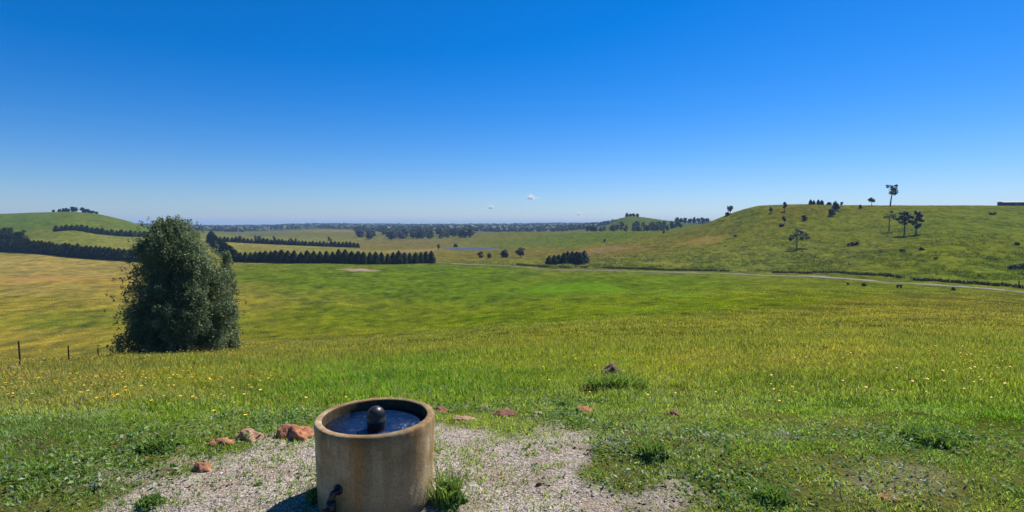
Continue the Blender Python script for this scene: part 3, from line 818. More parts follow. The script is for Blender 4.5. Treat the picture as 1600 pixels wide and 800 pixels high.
# ------------------------------------------------------------------ flowers
def build_flowers():
    rs = np.random.default_rng(15)
    mp, nt, b = new_mat('yellow_petals'); b.inputs['Base Color'].default_value = (.78, .50, .015, 1); b.inputs['Roughness'].default_value = .6
    ms = simple_mat('flower_stalk', (.05, .09, .02), (.09, .14, .04), 5, .7)
    # one flower: stalk + ring of petals round a domed middle
    s = MB(); s.tube([(0, 0, -.02), (.01, .004, .12), (.016, .01, .24)], [.0016, .0014, .0012], 5)
    pm = MB(); N = 11; c = Vector((.016, .01, .24))
    for k in range(N):
        an = 2 * math.pi * k / N; r = .017
        u = Vector((math.cos(an), math.sin(an), .25)).normalized(); w = Vector((-math.sin(an), math.cos(an), 0))
        pm.add([c + u * .003 - w * .0015, c + u * r - w * .0042, c + u * (r + .003), c + u * r + w * .0042, c + u * .003 + w * .0015], [(0, 1, 2, 3, 4)])
    pm.lathe([(.0001, .006), (.004, .004), (.006, 0), (.0001, -.003)], 8, tuple(c), False)
    stalk_me = s.mesh('flower_stalk', ms); petal_me = pm.mesh('flower_head', mp)
    spots = []
    tries = 0
    while len(spots) < 300 and tries < 30000:
        tries += 1
        X, Y = area_points(1, 5.5, 17, rs, .97)
        px, py = project(X, Y, H(X, Y)); px, py = float(px[0]), float(py[0])
        w = (1 - sst(250, 620, px)) * 1.0 + sst(1000, 1400, px) * .55 + .10
        if py > 745 or float(gravel_mask(X, Y)[0]) > .1: continue
        if float(Y[0]) < 7 and rs.uniform() > .4: continue
        if fbm(X / 1.5, Y / 1.5, 121, 3)[0] < .42: continue
        if rs.uniform() > w: continue
        spots.append((float(X[0]), float(Y[0]), float(H(X, Y)[0])))
    for i, (x, y, z) in enumerate(spots):
        r = empty('yellow_flower', (x, y, z), rs.uniform(0, 6.28)); sc = rs.uniform(.8, 1.35); r.scale = (sc, sc, sc * rs.uniform(.7, 1.15))
        r.rotation_euler = (rs.uniform(-.2, .2) + .15, rs.uniform(-.2, .2), rs.uniform(0, 6.28))
        tag(r, 'small yellow daisy like wildflower on a thin stalk in the near meadow', 'wildflower', 'yellow wildflowers dotted through the near meadow')
        link(bpy.data.objects.new('stalk', stalk_me), r); link(bpy.data.objects.new('flower_head', petal_me), r)
    # the countless ones further off
    n = 23000
    X, Y = area_points(n, 11, 62, rs)
    px, _ = px_d(X, Y)
    w = (1 - sst(200, 700, px)) * .8 + sst(900, 1400, px) * .55 + .25
    k = (fbm(X / 4, Y / 4, 123, 3) > .42) & (rs.uniform(0, 1, n) < w)
    X, Y = X[k], Y[k]; n = len(X)
    Z = H(X, Y) + rs.uniform(.16, .34, n)
    V, lo, ct = leafquads(np.stack([X, Y, Z], -1), .036 + rs.uniform(0, .02, n) + Y * .0009, rs, 1.0, .9)
    v = rs.uniform(0, 1, (n, 1)); C = np.array([.52, .31, .03]) * (1 - v) + np.array([.52, .42, .10]) * v
    me = fast_mesh('distant_flowers', V, lo, ct, M_blade, np.repeat(C, 4, 0))
    tag(link(bpy.data.objects.new('distant_flowers', me)), 'fine scatter of yellow flower heads over the further meadow slope', 'wildflowers', kind='stuff')
build_flowers()

# ------------------------------------------------------------------ concrete tank
def concrete_material():
    m, nt, b = new_mat('stained_concrete')
    L = nt.links
    tc = nd(nt, 'ShaderNodeTexCoord'); ob = tc.outputs['Object']
    sep = nd(nt, 'ShaderNodeSeparateXYZ'); L.new(ob, sep.inputs[0])
    mp = nd(nt, 'ShaderNodeMapping'); mp.inputs['Scale'].default_value = (7, 7, .7); L.new(ob, mp.inputs['Vector'])
    streak = noise(nt, 1.0, 5, mp.outputs[0], .6)
    blot = noise(nt, 3.5, 6, ob, .65); fine = noise(nt, 60, 4, ob, .7); mid = noise(nt, 16, 5, ob, .7)
    c = ramp(nt, blot, [(.34, (.31, .20, .085)), (.48, (.48, .35, .19)), (.66, (.62, .49, .31))])
    # rusty brown runs, strongest near the top
    zt = nd(nt, 'ShaderNodeMapRange'); zt.inputs['From Min'].default_value = .1; zt.inputs['From Max'].default_value = .76
    zt.inputs['To Min'].default_value = .35; zt.inputs['To Max'].default_value = 1.0; L.new(sep.outputs[2], zt.inputs['Value'])
    st = ramp(nt, streak, [(.42, 0.0), (.62, .9)])
    stm = nd(nt, 'ShaderNodeMath', operation='MULTIPLY'); L.new(st, stm.inputs[0]); L.new(zt.outputs[0], stm.inputs[1])
    c = mixc(nt, stm.outputs[0], c, (.25, .125, .035))
    # a broad, darker olive-brown area on one side and an ochre run beside it
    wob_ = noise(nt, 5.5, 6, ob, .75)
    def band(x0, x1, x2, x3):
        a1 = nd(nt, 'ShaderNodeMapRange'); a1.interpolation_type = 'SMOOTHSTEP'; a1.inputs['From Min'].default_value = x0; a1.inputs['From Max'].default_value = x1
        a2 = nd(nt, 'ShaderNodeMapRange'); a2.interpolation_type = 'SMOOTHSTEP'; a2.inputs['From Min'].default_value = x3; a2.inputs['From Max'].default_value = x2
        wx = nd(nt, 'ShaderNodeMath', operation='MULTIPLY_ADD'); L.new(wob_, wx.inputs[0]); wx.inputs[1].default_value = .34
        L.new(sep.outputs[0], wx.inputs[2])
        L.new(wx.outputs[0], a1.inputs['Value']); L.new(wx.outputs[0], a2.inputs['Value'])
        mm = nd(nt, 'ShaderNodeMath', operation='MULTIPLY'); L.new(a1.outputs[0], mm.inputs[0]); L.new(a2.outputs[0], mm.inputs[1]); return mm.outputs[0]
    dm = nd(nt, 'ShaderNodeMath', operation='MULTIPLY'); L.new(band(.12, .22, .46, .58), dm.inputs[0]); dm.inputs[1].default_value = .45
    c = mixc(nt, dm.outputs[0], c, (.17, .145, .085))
    om = nd(nt, 'ShaderNodeMath', operation='MULTIPLY'); L.new(band(.0, .12, .13, .24), om.inputs[0]); L.new(ramp(nt, streak, [(.35, .05), (.65, .6)]), om.inputs[1])
    c = mixc(nt, om.outputs[0], c, (.36, .18, .04))
    # blackish lichen band under the lip
    bz = nd(nt, 'ShaderNodeMapRange'); bz.inputs['From Min'].default_value = .60; bz.inputs['From Max'].default_value = .735
    L.new(sep.outputs[2], bz.inputs['Value'])
    bz2 = nd(nt, 'ShaderNodeMapRange'); bz2.inputs['From Min'].default_value = .755; bz2.inputs['From Max'].default_value = .742
    L.new(sep.outputs[2], bz2.inputs['Value'])
    bb = nd(nt, 'ShaderNodeMath', operation='MULTIPLY'); L.new(bz.outputs[0], bb.inputs[0]); L.new(bz2.outputs[0], bb.inputs[1])
    bb2 = nd(nt, 'ShaderNodeMath', operation='MULTIPLY'); L.new(bb.outputs[0], bb2.inputs[0]); L.new(ramp(nt, mid, [(.3, .25), (.65, .9)]), bb2.inputs[1])
    c = mixc(nt, bb2.outputs[0], c, (.085, .062, .035))
    # damp mossy foot
    fz = nd(nt, 'ShaderNodeMapRange'); fz.inputs['From Min'].default_value = .20; fz.inputs['From Max'].default_value = .0
    L.new(sep.outputs[2], fz.inputs['Value'])
    fm = nd(nt, 'ShaderNodeMath', operation='MULTIPLY'); L.new(fz.outputs[0], fm.inputs[0]); L.new(ramp(nt, blot, [(.35, .3), (.6, 1.0)]), fm.inputs[1])
    c = mixc(nt, fm.outputs[0], c, (.14, .12, .075))
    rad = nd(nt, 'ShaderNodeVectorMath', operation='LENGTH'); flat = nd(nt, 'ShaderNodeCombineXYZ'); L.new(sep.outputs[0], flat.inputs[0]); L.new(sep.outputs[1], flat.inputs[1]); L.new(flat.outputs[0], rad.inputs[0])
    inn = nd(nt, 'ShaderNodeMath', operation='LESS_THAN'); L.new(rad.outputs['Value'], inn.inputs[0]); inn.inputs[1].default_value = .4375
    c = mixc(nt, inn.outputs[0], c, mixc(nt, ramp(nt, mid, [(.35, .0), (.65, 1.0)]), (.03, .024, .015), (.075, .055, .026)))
    sp = ramp(nt, fine, [(.30, (.62, .6, .55)), (.5, (1, 1, 1)), (.75, (1.16, 1.14, 1.1))])
    c = mixc(nt, 1.0, c, sp, 'MULTIPLY')
    L.new(c, b.inputs['Base Color']); b.inputs['Roughness'].default_value = .88; b.inputs['Specular IOR Level'].default_value = .25
    hs_ = nd(nt, 'ShaderNodeMath', operation='ADD'); L.new(fine, hs_.inputs[0]); L.new(mid, hs_.inputs[1])
    bm = nd(nt, 'ShaderNodeBump'); bm.inputs['Strength'].default_value = .7; bm.inputs['Distance'].default_value = .006
    L.new(hs_.outputs[0], bm.inputs['Height']); L.new(bm.outputs[0], b.inputs['Normal'])
    return m

def rim_noise(me, amp, seed, z0=-1e9):
    for v in me.vertices:
        if v.co.z > z0:
            r = math.hypot(v.co.x, v.co.y) or 1
            n_ = float(fbm(np.array([v.co.x * 9 + v.co.z * 7]), np.array([v.co.y * 9 - v.co.z * 5]), seed, 3)[0]) - .5
            v.co.x += v.co.x / r * n_ * amp; v.co.y += v.co.y / r * n_ * amp; v.co.z += n_ * amp * .6

def build_tank():
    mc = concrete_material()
    gz = float(H(TANK[0], TANK[1]))
    root = empty('water_tank', (TANK[0], TANK[1], gz))
    tag(root, 'round concrete water tank with rust stains standing on the gravel', 'tank')
    Ht = -1.622 - gz
    R0, R1, Ri = .480, .500, .430
    prof = [(Ri, .05), (Ri, Ht - .02), (Ri + .004, Ht - .007), (Ri + .014, Ht), (R1 - .016, Ht), (R1 - .005, Ht - .006), (R1, Ht - .02)]
    for k in range(1, 14):
        z = (Ht - .02) * (1 - k / 13.5); prof.append((R1 + (R0 - R1) * k / 13, z))
    prof += [(R0 - .003, -.06), (Ri, -.06)]
    w = MB(); w.lathe(prof, 160)
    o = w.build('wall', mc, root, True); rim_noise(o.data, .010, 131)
    # floor inside
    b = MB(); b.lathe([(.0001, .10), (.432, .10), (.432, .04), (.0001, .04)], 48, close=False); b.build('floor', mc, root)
    # water
    mw, nt, bs = new_mat('tank_water')
    bs.inputs['Base Color'].default_value = (.004, .018, .06, 1); bs.inputs['Roughness'].default_value = .07; bs.inputs['IOR'].default_value = 1.45
    bs.inputs['Specular IOR Level'].default_value = .75
    tc = nd(nt, 'ShaderNodeTexCoord')
    n = noise(nt, 9, 4, tc.outputs['Object'], .6); n2 = noise(nt, 34, 3, tc.outputs['Object'])
    ad = nd(nt, 'ShaderNodeMath', operation='MULTIPLY_ADD'); nt.links.new(n2, ad.inputs[0]); ad.inputs[1].default_value = .25; nt.links.new(n, ad.inputs[2])
    bm = nd(nt, 'ShaderNodeBump'); bm.inputs['Strength'].default_value = 1.0; bm.inputs['Distance'].default_value = .06
    nt.links.new(ad.outputs[0], bm.inputs['Height']); nt.links.new(bm.outputs[0], bs.inputs['Normal'])
    wa = MB(); zw = Ht - .088
    wa.lathe([(.0001, zw), (.2, zw), (.4295, zw), (.4295, zw - .02), (.0001, zw - .02)], 96, close=False)
    wa.build('water', mw, root, True)
    # rounded black bubbler standing in the water
    dc = (.025, -.085, 0); zt = zw + .195
    p = [(.0001, zt)] + [(.073 * math.sin(t), zt - .073 + .073 * math.cos(t)) for t in np.linspace(.2, math.pi / 2, 8)] + [(.074, zt - .11), (.079, zt - .115), (.079, zt - .13), (.075, zt - .14), (.076, zw - .3)]
    d = MB(); d.lathe(p, 40, dc, False); dd = d.build('bubbler', M_dome, root, True)
    # black outlet pipe on the front, low down, with a tap body
    fa = math.radians(247)
    px_, py_ = math.cos(fa), math.sin(fa)
    tx, ty = -py_, px_
    def pt(out, side, z): return (px_ * out + tx * side, py_ * out + ty * side, z)
    f = MB()
    f.tube([pt(.44, .01, .27), pt(.515, .01, .27), pt(.54, .008, .262), pt(.553, .0, .235), pt(.55, -.012, .19)], [.026, .026, .029, .028, .026], 14)
    f.tube([pt(.55, -.012, .20), pt(.549, -.016, .15), pt(.549, -.016, .09)], [.036, .041, .036], 14)
    f.tube([pt(.549, -.016, .095), pt(.548, .0, .03), pt(.548, .01, -.06)], [.030, .030, .030], 14)
    f.tube([pt(.478, .01, .27), pt(.50, .01, .27)], [.042, .042], 14)
    pp = f.build('outlet_pipe', M_black, root, True)
    k = MB(); k.tube([pt(.575, -.016, .15), pt(.605, -.016, .154)], [.013, .013], 10); k.box(pt(.607, -.016, .154), (.03, .006, .008), fa + math.pi / 2)
    k.build('valve_handle', M_black, pp)
    f2 = MB(); f2.tube([pt(.50, .10, -.05), pt(.50, .10, .03), pt(.47, .10, .05)], [.008, .008, .008], 8)
    f2.build('thin_pipe', M_black, root, True)
build_tank()

# ------------------------------------------------------------------ rocks
def rock_mesh(name, sx, sy, sz, mat, seed, rough=.35):
    import bmesh
    bm = bmesh.new(); bmesh.ops.create_icosphere(bm, subdivisions=4, radius=1)
    rs = random.Random(seed)
    planes = [(Vector((rs.gauss(0, 1), rs.gauss(0, 1), abs(rs.gauss(0, .9)) + .15)).normalized(), rs.uniform(.62, .9)) for _ in range(9)]
    for v in bm.verts:
        c = v.co.copy()
        for n_, dd in planes:
            k = c.dot(n_)
            if k > dd: c -= n_ * (k - dd) * .85
        q = fbm(np.array([c.x * 2.4 + c.z * 1.7 + seed]), np.array([c.y * 2.4 - c.z * 1.3]), seed, 4)[0] - .5
        c *= 1 + q * rough
        c.z = max(c.z, -.35)
        v.co = Vector((c.x * sx, c.y * sy, c.z * sz))
    me = bpy.data.meshes.new(name); bm.to_mesh(me); bm.free()
    me.polygons.foreach_set('use_smooth', [True] * len(me.polygons)); me.materials.append(mat)
    return me
ROCKS = [  # px centre, base py, width px, height px, material, label
 (381, 691, 50, 24, M_rockp, 'largest pale reddish rock at the gravel edge left of the tank'),
 (452, 688, 54, 27, M_rock, 'rounded orange red rock with dark foot just left of the tank'),
 (341, 697, 36, 13, M_rock, 'low flat red rock touching the largest pale rock'),
 (313, 737, 27, 17, M_rock, 'small wedge of red rock lying alone at the left gravel edge'),
 (468, 641, 13, 13, M_rockp, 'little upright reddish stone in the grass behind the tank at left'),
 (481, 653, 14, 8, M_rockp, 'tiny reddish stone beside the back left rim of the tank'),
 (686, 645, 26, 11, M_rockd, 'dark red rock touching the right edge of the tank rim'),
 (730, 636, 18, 12, M_rock, 'small bright red rock in the grass behind the pale flat one'),
 (723, 659, 36, 9, M_rockp, 'long flat pale pink rock at the back edge of the gravel'),
 (788, 651, 38, 18, M_rockd, 'dark reddish rock with shaded front in the middle of the rock row'),
 (759, 642, 20, 9, M_rockp, 'buff coloured flat stone left of the dark reddish rock'),
 (844, 652, 26, 10, M_rockp, 'flat pinkish stone in the turf right of the dark reddish rock'),
 (913, 645, 30, 13, M_rock, 'red rock half sunk in weeds at the right end of the rock row'),
 (843, 759, 9, 7, M_rockd, 'small brown stone alone on the gravel'),
 (1054, 650, 26, 12, M_rockd, 'half buried brown rock in the turf right of the gravel'),
 (875, 607, 16, 5, M_rock, 'thin sliver of red rock below the earth mound'),
 (704, 797, 22, 8, M_rock, 'red stone at the foot of the weed plant beside the tank'),
 (1388, 783, 26, 9, M_rock, 'flat red stone sunk in the turf near the bottom of the slope'),
 (9, 579, 30, 9, M_rockp, 'low pale pinkish stone beside the tall post at the left edge'),
]
for i, (px, py, w, h, m, lab) in enumerate(ROCKS):
    x, y, z = hit(px, py)
    s = pxm(y)
    y += w * s * .3
    me = rock_mesh('rock', w * s * .56, w * s * .42, h * s * .66, m, 200 + i, 1.0)
    o = link(bpy.data.objects.new('rock', me)); o.location = (x, y, float(H(x, y)) + h * s * .04); o.rotation_euler = (0, 0, random.uniform(-.3, .3))
    tag(o, lab, 'rock')
# the earth mound up the slope
x, y, z = hit(961, 592)
me = rock_mesh('earth_mound', 23 * pxm(y), 20 * pxm(y), 21 * pxm(y), M_earth, 231, .7)
o = link(bpy.data.objects.new('earth_mound', me)); o.location = (x, y + .2, z); tag(o, 'grey brown dug earth mound overgrown with weeds in the meadow', 'mound')

# ------------------------------------------------------------------ plants near by
def weed_plant(px, py, wpx, hpx, n, label, seed, leaf=.075, pale=.25):
    rs = np.random.default_rng(seed)
    x, y, z = hit(px, py); s = pxm(y)
    root = empty('weed_plant', (x, y, z)); tag(root, label, 'weed')
    R = wpx * s / 2; Hh = hpx * s
    n_ = int(n * 1.2)
    an = rs.uniform(0, 6.283, n_); r = np.sqrt(rs.uniform(0, 1, n_)); zz = rs.uniform(0, 1, n_) * (1 - .55 * r * r)
    P_ = np.stack([np.cos(an) * r * R, np.sin(an) * r * R * .8, zz * Hh * .92 + .01], -1)
    m_ = n_ * 5
    an = rs.uniform(0, 6.283, m_); r = np.sqrt(rs.uniform(0, 1, m_)) * (1 + .25 * np.sin(an * 3 + seed) + .12 * np.sin(an * 7 + seed)); zz = rs.uniform(0, 1, m_) ** .7 * np.clip(1 - .75 * r * r, .05, 1)
    bump = .6 + .8 * fbm(np.cos(an) * r * 2.5 + seed, np.sin(an) * r * 2.5, seed, 2)
    L0 = np.stack([np.cos(an) * r * R, np.sin(an) * r * R * .8, zz * Hh * .62 * bump + .01], -1)
    V, lo, ct = leafquads(L0, rs.uniform(.3, .8, m_) * leaf, rs, .7, .45)
    g = rs.uniform(0, 1, (m_, 1)); c_ = np.array([.07, .15, .03]) * (1 - g) + np.array([.28, .42, .11]) * g
    C = np.repeat(np.where(rs.uniform(0, 1, (m_, 1)) < pale * .6, np.array([.26, .32, .20]), c_), 4, 0)
    me = fast_mesh('leaves', V, lo, ct, M_leafy, C)
    link(bpy.data.objects.new('leaves', me), root)
    nb_ = int(n_ * .7); an = rs.uniform(0, 6.283, nb_); rr = np.sqrt(rs.uniform(0, 1, nb_)) * .75
    g = rs.uniform(0, 1, (nb_, 1)); cb = np.array([.08, .16, .03]) * (1 - g) + np.array([.26, .36, .08]) * g
    bl = blades(np.stack([np.cos(an) * rr * R, np.sin(an) * rr * R, np.zeros(nb_)], -1), rs.uniform(.5, 1.25, nb_) * Hh, rs.uniform(.5, 1.2, nb_) * leaf * .16, cb, np.full(nb_, .8), rs, 2)
    link(bpy.data.objects.new('blades', fast_mesh('blades', bl[0], bl[1], bl[2], M_blade, bl[3])), root)
    st = MB()
    for k in range(6):
        t = P_[rs.integers(n_)] * .7
        st.tube([(0, 0, -.03), tuple(t * .5 + np.array([0, 0, .02])), tuple(t)], [.005, .004, .002], 5)
    st.build('stems', bpy.data.materials['flower_stalk'], root)
weed_plant(699, 788, 56, 52, 260, 'bushy green weed with pale leaves growing against the right side of the tank', 301)
weed_plant(490, 783, 26, 26, 90, 'small dark weed at the left foot of the tank in its shadow', 302, .05, .1)
weed_plant(932, 609, 46, 22, 200, 'dark leafy weed clump left below the earth mound', 303, .12, .05)
weed_plant(968, 611, 50, 30, 260, 'dark leafy weed clump in the middle below the earth mound', 304, .14, .05)
weed_plant(1000, 612, 40, 20, 180, 'dark leafy weed clump right below the earth mound', 305, .12, .05)
weed_plant(250, 702, 60, 24, 260, 'dark green weed clump in the turf far left of the tank', 306, .09, .08)
weed_plant(235, 790, 40, 20, 120, 'pale green weed rosette on the left part of the gravel', 307, .06, .3)
weed_plant(1020, 716, 50, 30, 240, 'leafy grey green weed clump at the right edge of the gravel', 308, .08, .35)
weed_plant(1205, 785, 52, 26, 240, 'dark tuft of weeds at the bottom of the slope right of the gravel', 309, .08, .05)
weed_plant(880, 637, 26, 14, 110, 'dark weed tuft just left of the sunken red rock', 310, .07, .0)
weed_plant(1450, 690, 90, 26, 320, 'wide patch of dark leafy weeds in the right hand turf', 311, .09, .05)

# fence posts at left
def post(px, ptop, pbase, d, label):
    X, Y, Z = at(px, d)
    _, yt = 0, 0
    zt = slope_of(ptop) * d
    r = .036
    root = empty('fence_post', (X, Y, Z)); tag(root, label, 'post', 'fence posts')
    s = MB(); h = zt - Z; lean = random.uniform(-.03, -.015) * h
    s.tube([(.0, 0, -.3), (lean * .3, 0, h * .4), (lean, 0, h - .01), (lean, 0, h)], [r, r * .97, r * .93, r * .7], 10)
    s.build('shaft', M_post, root)
    w = MB()
    for q in (.35, .6, .85):
        w.tube([(lean * q - r - .006, -.01, h * q), (lean * q, -r - .006, h * q), (lean * q + r + .006, -.01, h * q)], [.004] * 3, 6)
    w.build('staple', M_wire, root)
post(32, 533, 577, 23, 'tall rusty brown post standing on the slope at the left edge of the meadow')
post(108, 540, 571, 31, 'middle one of three brown posts between the tall post and the tree')
post(154, 545, 566, 34, 'short brown post half hidden by the slope nearest the big tree')

# ------------------------------------------------------------------ trees
def crown_mesh(name, blobs, leaf, mat, rs, shell=.55, up=.4, face=1.2):
    """blobs: (x, y, z, rx, ry, rz, n)"""
    Cn = []; Nn = []; S = []
    for x, y, z, rx, ry, rz, n in blobs:
        n = int(n)
        d = rs.normal(size=(n, 3)); d /= np.linalg.norm(d, axis=1)[:, None]
        r = shell + (1 - shell) * rs.uniform(0, 1, n) ** .6
        r *= 1 + rs.normal(size=n) * .10
        Cn.append(np.array([x, y, z]) + d * r[:, None] * np.array([rx, ry, rz])); Nn.append(d)
        S.append(rs.uniform(.6, 1.4, n) * leaf)
    V, lo, ct = leafquads(np.concatenate(Cn), np.concatenate(S), rs, up, .7, np.concatenate(Nn) * face)
    return fast_mesh(name, V, lo, ct, mat)

def subblobs(x, y, z, R, Rz, k, size, n, rs, ragged=.15):
    out = []
    for _ in range(k):
        d = rs.normal(size=3); d /= np.linalg.norm(d)
        r = rs.uniform(.35, 1.0) ** .6 * (1 + rs.normal() * ragged)
        s = size * rs.uniform(.6, 1.3)
        out.append((x + d[0] * r * R, y + d[1] * r * R, z + d[2] * r * Rz, s, s, s * .85, n))
    return out

def limbs(trunk_pts, radii, ends, rs, rt=.35, n=7):
    m = MB(); m.tube(trunk_pts, radii, n)
    tp = [np.array(p) for p in trunk_pts]
    for e_ in ends:
        e_ = np.array(e_, float)
        k = rs.uniform(.5, 1.0); i = min(int(k * (len(tp) - 1)), len(tp) - 2); f = k * (len(tp) - 1) - i
        s = tp[i] * (1 - f) + tp[i + 1] * f
        r = (radii[i] * (1 - f) + radii[i + 1] * f) * .6
        md = s * .5 + e_ * .5 + np.array([0, 0, -.08 * np.linalg.norm(e_ - s)]) + rs.normal(size=3) * .04 * np.linalg.norm(e_ - s)
        m.tube([s, md, e_], [r, r * .65, r * .25], 5, False)
    return m

# --- the big multi-stemmed poplar on the slope
def big_tree():
    rs = np.random.default_rng(401)
    D = 35.0
    X0, Y0, Z0 = at(280, D)
    root = empty('poplar_tree', (X0, Y0, Z0))
    tag(root, 'large bushy dark green poplar with foliage to the ground on the left slope', 'tree')
    sc = pxm(D * CP - Z0 * SP)
    base_py = 553.0
    # outline left / right by row
    rowsL = [(343, 265), (352, 251), (360, 241), (372, 227), (395, 217), (425, 217), (440, 212), (455, 206), (470, 203), (480, 195), (490, 189), (500, 197), (515, 204), (525, 194), (540, 183), (553, 184)]
    rowsR = [(343, 281), (352, 296), (362, 307), (375, 319), (395, 334), (420, 348), (445, 358), (478, 371), (500, 369), (520, 368), (545, 366), (553, 360)]
    yl = np.array([r[0] for r in rowsL]); xl = np.array([r[1] for r in rowsL])
    yr = np.array([r[0] for r in rowsR]); xr = np.array([r[1] for r in rowsR])
    blobs = []; ends = []
    def add(px, py, yoff, s, n, stretch=1.5):
        blobs.append(((px - 280) * sc, yoff, (base_py - py) * sc, s, s, s * stretch, n)); 
    # upright lobes of foliage, each a shell of leafy sprays, so that light and dark clumps form
    nl = 0
    while nl < 120:
        py = rs.uniform(352, 545)
        a_, b_ = np.interp(py, yl, xl), np.interp(py, yr, xr)
        cx, hw = (a_ + b_) / 2, (b_ - a_) / 2
        R_ = min(rs.uniform(.45, .95), hw * sc * .62); Rz = R_ * rs.uniform(1.0, 1.7)
        an = rs.uniform(0, 2 * math.pi); r = rs.uniform(.3, 1.0) ** .6
        px = cx + math.cos(an) * r * max(hw - R_ / sc * .95, 1); dy = math.sin(an) * r * max(hw - R_ / sc, 1) * sc * .85
        top_room = (py - np.interp(px, [185, 214, 228, 246, 262, 288, 303, 325, 340, 364, 372], [487, 400, 372, 356, 344, 343, 356, 382, 406, 452, 478])) * sc
        if top_room < Rz * .8: continue
        nl += 1
        for k in range(int(34 * (R_ / .7) ** 2) + 8):
            d = rs.normal(size=3); d /= np.linalg.norm(d); d[2] = abs(d[2]) if rs.uniform() < .35 else d[2]
            q = rs.uniform(.6, 1.05)
            zz = (base_py - py) * sc + d[2] * q * Rz
            if zz < .12: zz = rs.uniform(.12, .5)
            s_ = rs.uniform(.10, .24)
            blobs.append(((px - 280) * sc + d[0] * q * R_, dy + d[1] * q * R_, zz, s_, s_, s_ * 1.5, int(30 * (s_ / .2) ** 1.6)))
        if nl % 2 == 0: ends.append(((px - 280) * sc, dy, (base_py - py) * sc))
    for k in range(1100):   # inner and lower fill
        py = rs.uniform(380, 551) if k % 2 else rs.uniform(470, 552)
        a_, b_ = np.interp(py, yl, xl), np.interp(py, yr, xr)
        an = rs.uniform(0, 2 * math.pi); r = rs.uniform(.05, 1) ** .55 * .99
        s_ = rs.uniform(.15, .3); hw = max((b_ - a_) / 2 - s_ / sc, 3)
        add((a_ + b_) / 2 + math.cos(an) * r * hw, py, math.sin(an) * r * hw * sc * .8, s_, 30, 1.3)
    # loose sprigs breaking the outline
    for k in range(260):
        py = rs.uniform(343, 548); side = rs.integers(2)
        x = (np.interp(py, yl, xl) - rs.uniform(-5, 4)) if side else (np.interp(py, yr, xr) + rs.uniform(-5, 4))
        add(x, py, rs.normal() * .8, rs.uniform(.06, .15), 12, 1.8)
    for k in range(60):
        x = rs.uniform(248, 302); add(x, 349 + abs(x - 274) * .35 + rs.uniform(-5, 6), rs.normal() * .6, rs.uniform(.06, .14), 14, 2.4)
    for k in range(150):   # tapering leaders that carry the top
        lx, ly = [(264, 343), (272, 341), (281, 346), (281, 346), (259, 351), (287, 351)][k % 6]
        f = rs.uniform(0, 1) ** .8
        add(lx + rs.normal() * (1 + 6 * f), ly + f * 34, rs.normal() * (.1 + .5 * f), rs.uniform(.08, .16 + .1 * f), 26, 1.9)
    me = crown_mesh('crown', blobs, .10, M_poplar, rs, .45, .25, .35)
    link(bpy.data.objects.new('crown', me), root)
    m = MB()
    for k in range(7):
        an = k * .9; bx, by = math.cos(an) * .35, math.sin(an) * .35
        tx, ty = math.cos(an) * rs.uniform(.8, 1.9), math.sin(an) * rs.uniform(.6, 1.6); th = rs.uniform(5, 7.6)
        tp = [(bx, by, -.3), (bx * 1.4, by * 1.4, 1.2), ((bx + tx) * .6, (by + ty) * .6, th * .5), (tx, ty, th)]
        m.tube(tp, [.16, .13, .09, .03], 7)
    for e_ in ends:
        m.tube([(e_[0] * .15, e_[1] * .15, e_[2] * .45), (e_[0] * .6, e_[1] * .6, e_[2] * .75), e_], [.05, .035, .012], 5, False)
    m.build('trunk', M_bark, root, True)
big_tree()
def young_poplar():
    rs = np.random.default_rng(403)
    x, y, z = at(359, 37.2); sc = pxm(y)
    root = empty('poplar_tree', (x, y, z)); tag(root, 'paler rounded young poplar peeking out behind the right side of the big one', 'tree')
    Hh = 158 * sc; fin = []
    for k in range(330):
        t = rs.uniform(0, 1) ** 1.15; w = .62 * math.sin(min(1, (1 - t) * 2.2 + .12) * math.pi / 2)
        an = rs.uniform(0, 6.283); r = rs.uniform(.2, 1) ** .5 * w; s_ = rs.uniform(.1, .2)
        fin.append((math.cos(an) * r, math.sin(an) * r, .05 + t * (Hh - .2), s_, s_, s_ * 1.6, 30))
    link(bpy.data.objects.new('crown', crown_mesh('crown', fin, .095, M_poplar, rs, .4, .3, .5)), root)
    m = MB(); m.tube([(0, 0, -.2), (.05, 0, Hh * .4), (0, 0, Hh * .9)], [.09, .06, .02], 7)
    for k in range(9):
        an = k * 2.4; h_ = Hh * rs.uniform(.3, .7); m.tube([(0, 0, h_), (math.cos(an) * .25, math.sin(an) * .25, h_ + .4), (math.cos(an) * .4, math.sin(an) * .4, h_ + .9)], [.03, .02, .008], 5, False)
    m.build('trunk', M_bark, root, True)
young_poplar()

